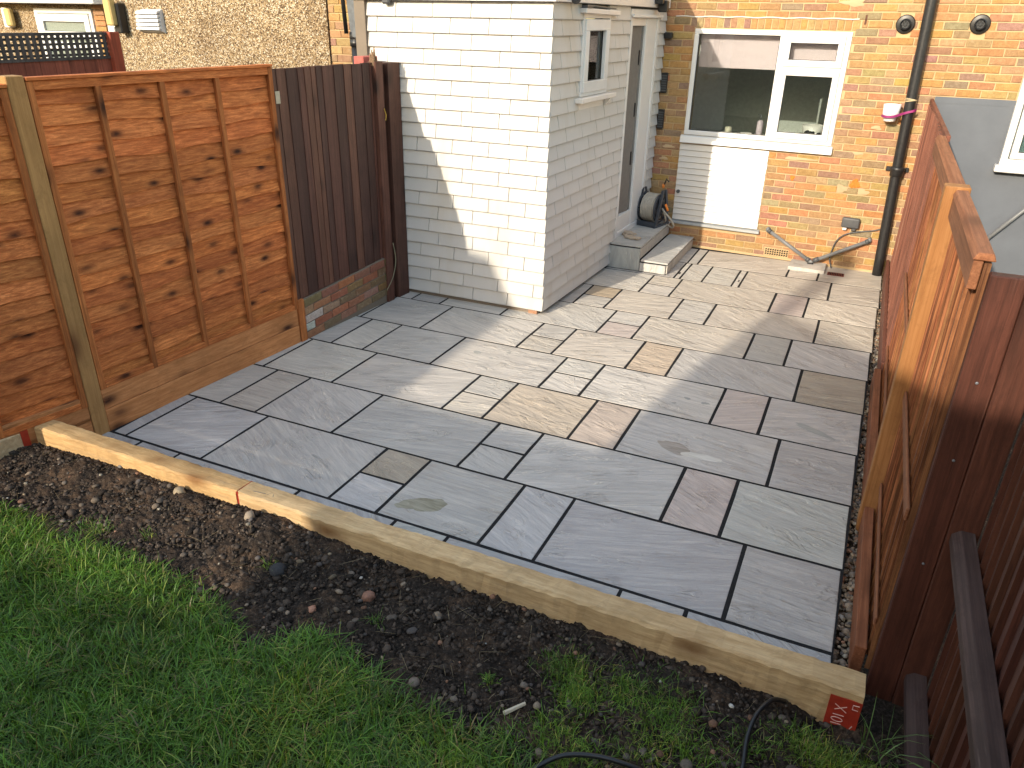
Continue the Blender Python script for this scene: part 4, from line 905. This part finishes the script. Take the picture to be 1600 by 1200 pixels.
# ------------------------------------------------------------------ neighbour on the left
nl = thing('pebbledash_house', 'neighbouring house with tan pebbledash wall behind the left fence', 'house', (-6.3, 3.7, 0))
m = MB(); m.box(-7.72, -5.03, 3.6, 5.0, -.05, 3.6); m.build('pebbledash_wall', PEB, nl)
for i in range(44):
    z0 = -.02 + i*CRS; a = -5.02; cuts = [(-5.02,-4.90),(-4.895,-4.79)] if i % 2 else [(-5.02,-4.96),(-4.955,-4.80)]
    if z0 < 1.5: continue
    for (p_, q_) in cuts: MB().box(p_, q_, 3.612, 3.70, z0, z0+.060).build('quoin_brick', BRICK, nl, jit(random.choice(BC), .15), bevel=.003)
MB().box(-5.02, -4.74, 3.62, 3.75, -.05, 3.2).build('quoin_mortar', MORTAR, nl)
vn = MB(); vn.hexa([(-7.37,3.55,2.11),(-7.05,3.55,2.11),(-7.05,3.60,2.09),(-7.37,3.60,2.09),(-7.33,3.565,2.30),(-7.05,3.565,2.30),(-7.05,3.60,2.31),(-7.33,3.60,2.31)]); vb = vn.build('wall_vent', m_plain('grey vent plastic', (.55,.56,.58), .5, .3), nl)
for i in range(5):
    z_ = 2.122 + i*.036; MB().hexa([(-7.37+.006*i,3.520,z_),(-7.055,3.520,z_),(-7.055,3.56,z_+.012),(-7.37+.006*i,3.56,z_+.012),(-7.37+.006*i,3.524,z_+.022),(-7.055,3.524,z_+.022),(-7.055,3.56,z_+.034),(-7.37+.006*i,3.56,z_+.034)]).build('vent_slat', m_plain('pale vent slat', (.62,.63,.65), .45, .3), vb)
lampb = MB().box(-7.66, -7.56, 3.50, 3.60, 2.08, 2.36).build('wall_lamp', BLACKPL, nl, bevel=.01)
MB().box(-7.70, -7.60, 3.44, 3.52, 2.15, 2.42).build('lamp_glass', AMBER, lampb, bevel=.012)
# recessed part of the neighbour with door and window
nf = thing('recessed_house', 'recessed neighbouring house rear with white door behind the trellis', 'house', (-11, 5.85, 0))
MB().box(-15.5, -9.8, 5.8, 6.2, -.05, 4.0).build('pebbledash_wall', PEB, nf)
def nfm(u, out, z): return (u, 5.8 - out, z)
frame_win(nf, nfm, -12.02, -10.80, .3, 2.30, .03, [(-11.95,-10.87,1.9,2.23,.10),(-11.95,-10.87,.4,1.86,.10)], .06)
MB().box(-11.9, -10.9, 5.79, 5.798, .4, 2.25).build('frosted_glass', m_plain('frosted glass', (.20,.235,.21), .3, .4, var=.3, scale=60), nf)
frame_win(nf, nfm, -10.52, -9.9, 1.2, 2.22, .03, [(-10.46,-9.96,1.26,2.16,.08)], .06)
for z_ in [1.6 + k*.07 for k in range(14)]: MB().box(-10.76, -10.55, 5.77, 5.80, z_, z_+.06).build('brick', BRICK, nf, jit(random.choice(BC), .15))
MB().box(-15.5, -10.45, 5.55, 5.80, 2.365, 2.55).build('fascia_board', UPVC, nf, bevel=.01)
lb = MB().box(-12.66, -12.54, 5.70, 5.80, 2.03, 2.30).build('wall_lamp', UPVC_W, nf, bevel=.01)
MB().box(-12.56, -12.42, 5.66, 5.74, 2.05, 2.29).build('lamp_glass', AMBER, lb, bevel=.02)
# trellis topped fence
tre = thing('trellis_fence', 'brown neighbour fence topped with grey square trellis', 'fence', (-6, 1.0, 0))
TY0, TY1 = -1.0, 2.03
y = TY0
while y < TY1:
    MB().box(-6.03, -6.01, y, min(y+.118, TY1), -.05, 1.955).build('board', DARKV, tre, gjit((2.3,1.3,1.1), .2)); y += .121
MB().box(-6.035, -6.0, TY0, TY1, 1.945, 1.965).build('trellis_rail', GREYW, tre, (1,1,1)); MB().box(-6.035, -5.995, TY0, TY1, 2.118, 2.138).build('trellis_rail', GREYW, tre, (1,1,1))
y = TY0 + .02
while y < TY1 - .02:
    MB().box(-6.008, -5.998, y, y+.026, 1.965, 2.118).build('trellis_lath', GREYW, tre, gjit((1.15,1.15,1.15), .25)); y += .0495
for k in range(4): MB().box(-6.024, -6.010, TY0, TY1, 1.973 + k*.038, 1.990 + k*.038).build('trellis_lath', GREYW, tre, gjit((.75,.75,.75), .1))
MB().box(-6.05, -5.96, TY1, TY1+.09, -.05, 2.14).build('post', DARKV, tre, (3.2,1.4,1.0), bevel=.004)
# downpipe between the two houses
dp = thing('black_drainpipe', 'black drainpipe with lead flashing left of the white extension', 'drainpipe', (-4.44, 3.2, 0))
MB().tube([(-4.44,3.2,-.05),(-4.44,3.2,2.12)], .045, 14).build('lower_pipe', BLACKPL, dp, smooth=True)
MB().lathe((-4.44,3.2,2.08), (0,0,1), [(.045,-.03),(.055,-.028),(.055,.02),(.050,.022),(.055,.03),(.055,.08),(.04,.09)], 18).build('pipe_socket', BLACKPL, dp, smooth=True)
MB().hexa([(-4.47,3.16,2.12),(-4.235,3.06,2.10),(-4.235,3.30,2.10),(-4.47,3.30,2.12),(-4.52,3.16,2.75),(-4.235,3.06,2.75),(-4.235,3.30,2.75),(-4.52,3.30,2.75)]).build('lead_flashing', LEAD, dp, bevel=.012)
MB().tube([(-4.53,3.15,2.75),(-4.50,3.15,2.15)], .018, 10).build('thin_pipe', BLACKPL, dp, smooth=True)

# ------------------------------------------------------------------ right boundary
x, r = RNG.uniform(-.03, .075, 2600), RNG
y = r.uniform(-.26, 5.62, 2600); s = np.abs(r.normal(0, .006, 2600)) + .006; x = x + .012*(y - 1)
c = pal[r.choice(7, 2600, p=[.22,.25,.16,.10,.12,.12,.03])] * r.uniform(.55, 1.0, (2600, 1))
V, F, CC = blobs(np.c_[x, y, -.035 + r.uniform(-.012, .012, 2600)], s, c, 28, 1)
gv = npmesh('edge_gravel', V, F, STONE, col=CC, smooth=True); gv['kind'] = 'stuff'; tag(gv, 'brown and grey gravel filling the gap beside the patio', 'gravel')
# old red-brown fence next to the house
of = thing('old_board_fence', 'old red-brown painted fence section next to the house wall', 'fence', (.09, 4.3, 0))
y = 2.87; i = 0
while y < 5.69:
    b = min(y + random.uniform(.13, .16), 5.70); x_ = .085 + .004*(y-3); zt_ = 1.665 + .012*math.sin(y*2) + random.uniform(-.006, .006)
    MB().hexa([(x_-.008,y,-.03),(x_+.014,y,-.03),(x_+.014,b,-.03),(x_,b+.006,-.03),(x_-.008,y,zt_),(x_+.014,y,zt_),(x_+.014,b,zt_),(x_,b+.006,zt_)]).build('board', REDB, of, gjit((1,1,1), .16)); y = b
MB().box(.098, .125, 2.87, 5.70, 1.652, 1.690).build('cap_rail', REDB, of, (1.05,.95,.9), bevel=.004)
MB().box(.055, .083, 2.87, 5.70, .0, .16).build('kick_board', REDB, of, (.85,.8,.8), bevel=.004)
def cedar(name, label, y0, y1, seed, rails):
    random.seed(seed); t = thing(name, label, 'fence panel', (.08, (y0+y1)/2, 0), 'cedar fence panels along the right side')
    y = y0
    while y < y1 - .005:
        b = min(y + random.uniform(.070, .112), y1)
        MB().hexa([(.074,y,.02),(.094,y,.02),(.094,b,.02),(.086,b+.005,.02),(.074,y,1.66),(.094,y,1.66),(.094,b,1.66),(.086,b+.005,1.66)]).build('board', CEDARV, t, gjit(jit((1,1,1), .08), .22)); y = b
    for (zc, hh, o_) in rails: MB().box(o_, .073, y0+.004, y1-.004, zc-hh, zc+hh).build('rail', CEDARH, t, gjit((.95,.92,.92), .1), bevel=.004)
    MB().box(.045, .0725, y0+.002, y1-.002, 1.575, 1.664).build('top_board', CEDARH, t, gjit((1,1,1), .06), bevel=.003)
    MB().hexa([(.040,y0,1.666),(.104,y0,1.666),(.104,y1,1.666),(.040,y1,1.666),(.052,y0,1.690),(.094,y0,1.690),(.094,y1,1.690),(.052,y1,1.690)]).build('cap_rail', CEDARH, t, (1.12,1.1,1.1), bevel=.003)
    MB().box(.022, .066, y0+.002, y1-.002, -.03, .115).build('gravel_board', CEDARH, t, (.9,.82,.82), bevel=.003)
    return t
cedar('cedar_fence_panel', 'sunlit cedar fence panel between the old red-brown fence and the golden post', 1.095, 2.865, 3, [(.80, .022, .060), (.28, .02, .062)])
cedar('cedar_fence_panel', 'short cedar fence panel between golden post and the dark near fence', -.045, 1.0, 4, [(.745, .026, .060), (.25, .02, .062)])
random.seed(99)
gp = thing('golden_post', 'golden new timber fence post between the two cedar panels', 'post', (.06, 1.05, 0))
MB().box(.008, .104, 1.003, 1.092, -.05, 1.70).build('post_shaft', GOLDV, gp, (1,1,1), bevel=.004)
# dark near fence: a wide end board facing the viewer, then closeboard with arris rails
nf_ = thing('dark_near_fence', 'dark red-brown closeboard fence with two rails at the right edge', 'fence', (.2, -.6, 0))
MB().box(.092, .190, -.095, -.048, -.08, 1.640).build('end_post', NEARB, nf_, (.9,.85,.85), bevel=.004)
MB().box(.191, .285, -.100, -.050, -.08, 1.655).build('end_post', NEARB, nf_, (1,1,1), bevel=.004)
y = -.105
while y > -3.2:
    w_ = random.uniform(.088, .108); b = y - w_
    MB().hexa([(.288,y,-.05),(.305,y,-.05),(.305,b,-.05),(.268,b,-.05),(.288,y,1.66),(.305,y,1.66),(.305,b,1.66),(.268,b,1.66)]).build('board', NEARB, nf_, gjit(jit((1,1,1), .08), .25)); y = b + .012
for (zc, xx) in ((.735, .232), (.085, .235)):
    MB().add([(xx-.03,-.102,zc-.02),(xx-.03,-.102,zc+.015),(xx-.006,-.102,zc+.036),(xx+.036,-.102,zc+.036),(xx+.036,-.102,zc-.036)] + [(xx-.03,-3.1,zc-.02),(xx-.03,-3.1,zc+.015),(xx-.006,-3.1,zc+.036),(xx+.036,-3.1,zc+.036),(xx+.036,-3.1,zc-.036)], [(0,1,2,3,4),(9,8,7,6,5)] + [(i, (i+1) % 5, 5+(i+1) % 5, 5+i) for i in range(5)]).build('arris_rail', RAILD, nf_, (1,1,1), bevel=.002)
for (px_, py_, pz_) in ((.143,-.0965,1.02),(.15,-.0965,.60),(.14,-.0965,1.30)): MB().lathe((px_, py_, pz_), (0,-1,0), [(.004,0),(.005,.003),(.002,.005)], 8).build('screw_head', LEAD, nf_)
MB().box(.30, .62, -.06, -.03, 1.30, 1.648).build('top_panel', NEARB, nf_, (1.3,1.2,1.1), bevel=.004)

# ------------------------------------------------------------------ small things in the foreground
def gz(x, y): return float(soil_h(np.array([x]), np.array([y]))[0])
h1 = smooth_path([(-.30,-.98,.09),(-.285,-.80,.10),(-.29,-.66,.115),(-.275,-.56,.13),(-.235,-.47,.125),(-.19,-.41,.08)], 10)
tag(MB().tube(h1, .0085, 10).build('black_cable', BLACKPL, None, smooth=True), 'black cable rising from the soil beside the sleeper near its red end', 'cable')
h2 = smooth_path([(-.95,-1.14,.07),(-.90,-1.07,.10),(-.83,-1.005,.125),(-.74,-.965,.13),(-.65,-.945,.125),(-.56,-.93,.10),(-.46,-.95,.06)], 10)
tag(MB().tube(h2, .0085, 10).build('black_cable', BLACKPL, None, smooth=True), 'black cable looping out of the soil at the bottom edge', 'cable')
st = MB().tube([(-1.085,-.91,gz(-1.085,-.91)+.012),(-1.03,-.845,gz(-1.03,-.845)+.022)], [.009,.007], 6).build('wood_offcut', PALE, None); tag(st, 'small pale splinter of wood lying on the bare soil', 'offcut')
rr = random.Random(5); tb = MB()
lb_ = np.random.default_rng(4); n = 26
V, F, CC = blades(lb_.normal(.135,.035,n), lb_.normal(-.50,.04,n), np.full(n,.07), lb_.uniform(.10,.24,n), lb_.uniform(.002,.0035,n), np.outer(lb_.uniform(.8,1.5,n), [.10,.17,.05]), lb_, 1.3)
tg = npmesh('tall_grass_tuft', V, F, GRASS, col=CC); tag(tg, 'tall grass tuft at the foot of the dark near fence', 'grass tuft')
for i, (a, b, s_, c_, nm) in enumerate([(-2.62,-.47,.030,(.30,.24,.18),'pale rounded stone against the sunlit sleeper'),(-3.10,-.44,.028,(.34,.27,.18),'buff stone casting a shadow on the left sleeper'),(-2.30,-.66,.030,(.045,.045,.048),'dark slate-coloured stone half sunk in the soil'),(-1.85,-.62,.032,(.26,.14,.10),'reddish brick fragment in the middle of the soil'),(-2.02,-.78,.018,(.42,.22,.15),'orange pebble at the edge of the lawn')]):
    V, F, CC = blobs(np.array([[a, b, gz(a, b) + s_*.35]]), np.array([s_]), np.array([c_]), 50+i, 2); tag(npmesh('stone', V, F, STONE, col=CC, smooth=True), nm, 'stone')
tag(MB().box(-2.83, -2.77, -.415, -.395, .10, .125).build('timber_wedge', ORANGE, None, (1,1,1), bevel=.003), 'small orange wedge below the joint of the two sleepers', 'wedge')

# ------------------------------------------------------------------ unseen cutout wall added behind the viewer, shaped to shade the near garden
rh = thing('unseen_shade_wall', 'unseen cutout wall added behind the viewer to shade the garden', 'house', (-4, -8, 0))
YO, TH = -8.0, .12
def pf(poly, name, mat=MORTARD): MB().prism([(a, YO - TH, b) for a, b in poly], [(a, YO, b) for a, b in poly]).build(name, mat, rh)
pf([(-16,-.06),(6,-.06),(6,3.20),(-16,3.20)], 'shade_base')
pf([(-16,3.20),(-7.4,3.20),(-7.4,3.68),(-16,3.68)], 'shade_left'); pf([(-4.28,3.20),(6,3.20),(6,3.68),(-4.42,3.68)], 'shade_right')  # gap left between these two lets sun onto the left sleeper and soil
pf([(-16,3.68),(-3.86,3.68),(-3.84,4.07),(-5.33,4.08),(-5.72,4.80),(-6.05,5.36),(-6.3,5.40),(-16,5.40)], 'shade_top_left')  # outline shaped to cast the shade edge across the patio
pf([(-3.86,3.68),(6,3.68),(6,4.72),(-2.0,4.74),(-3.93,5.36),(-4.05,5.36),(-3.98,4.58),(-3.84,4.07)], 'shade_top_right')  # outline shaped for the shade on the right slabs and fence
pf([(-4.05,5.36),(-3.93,5.36),(-3.93,6.32),(-4.13,6.32),(-4.12,5.66)], 'shade_strip')  # narrow upright added for the thin shadow reaching the house wall
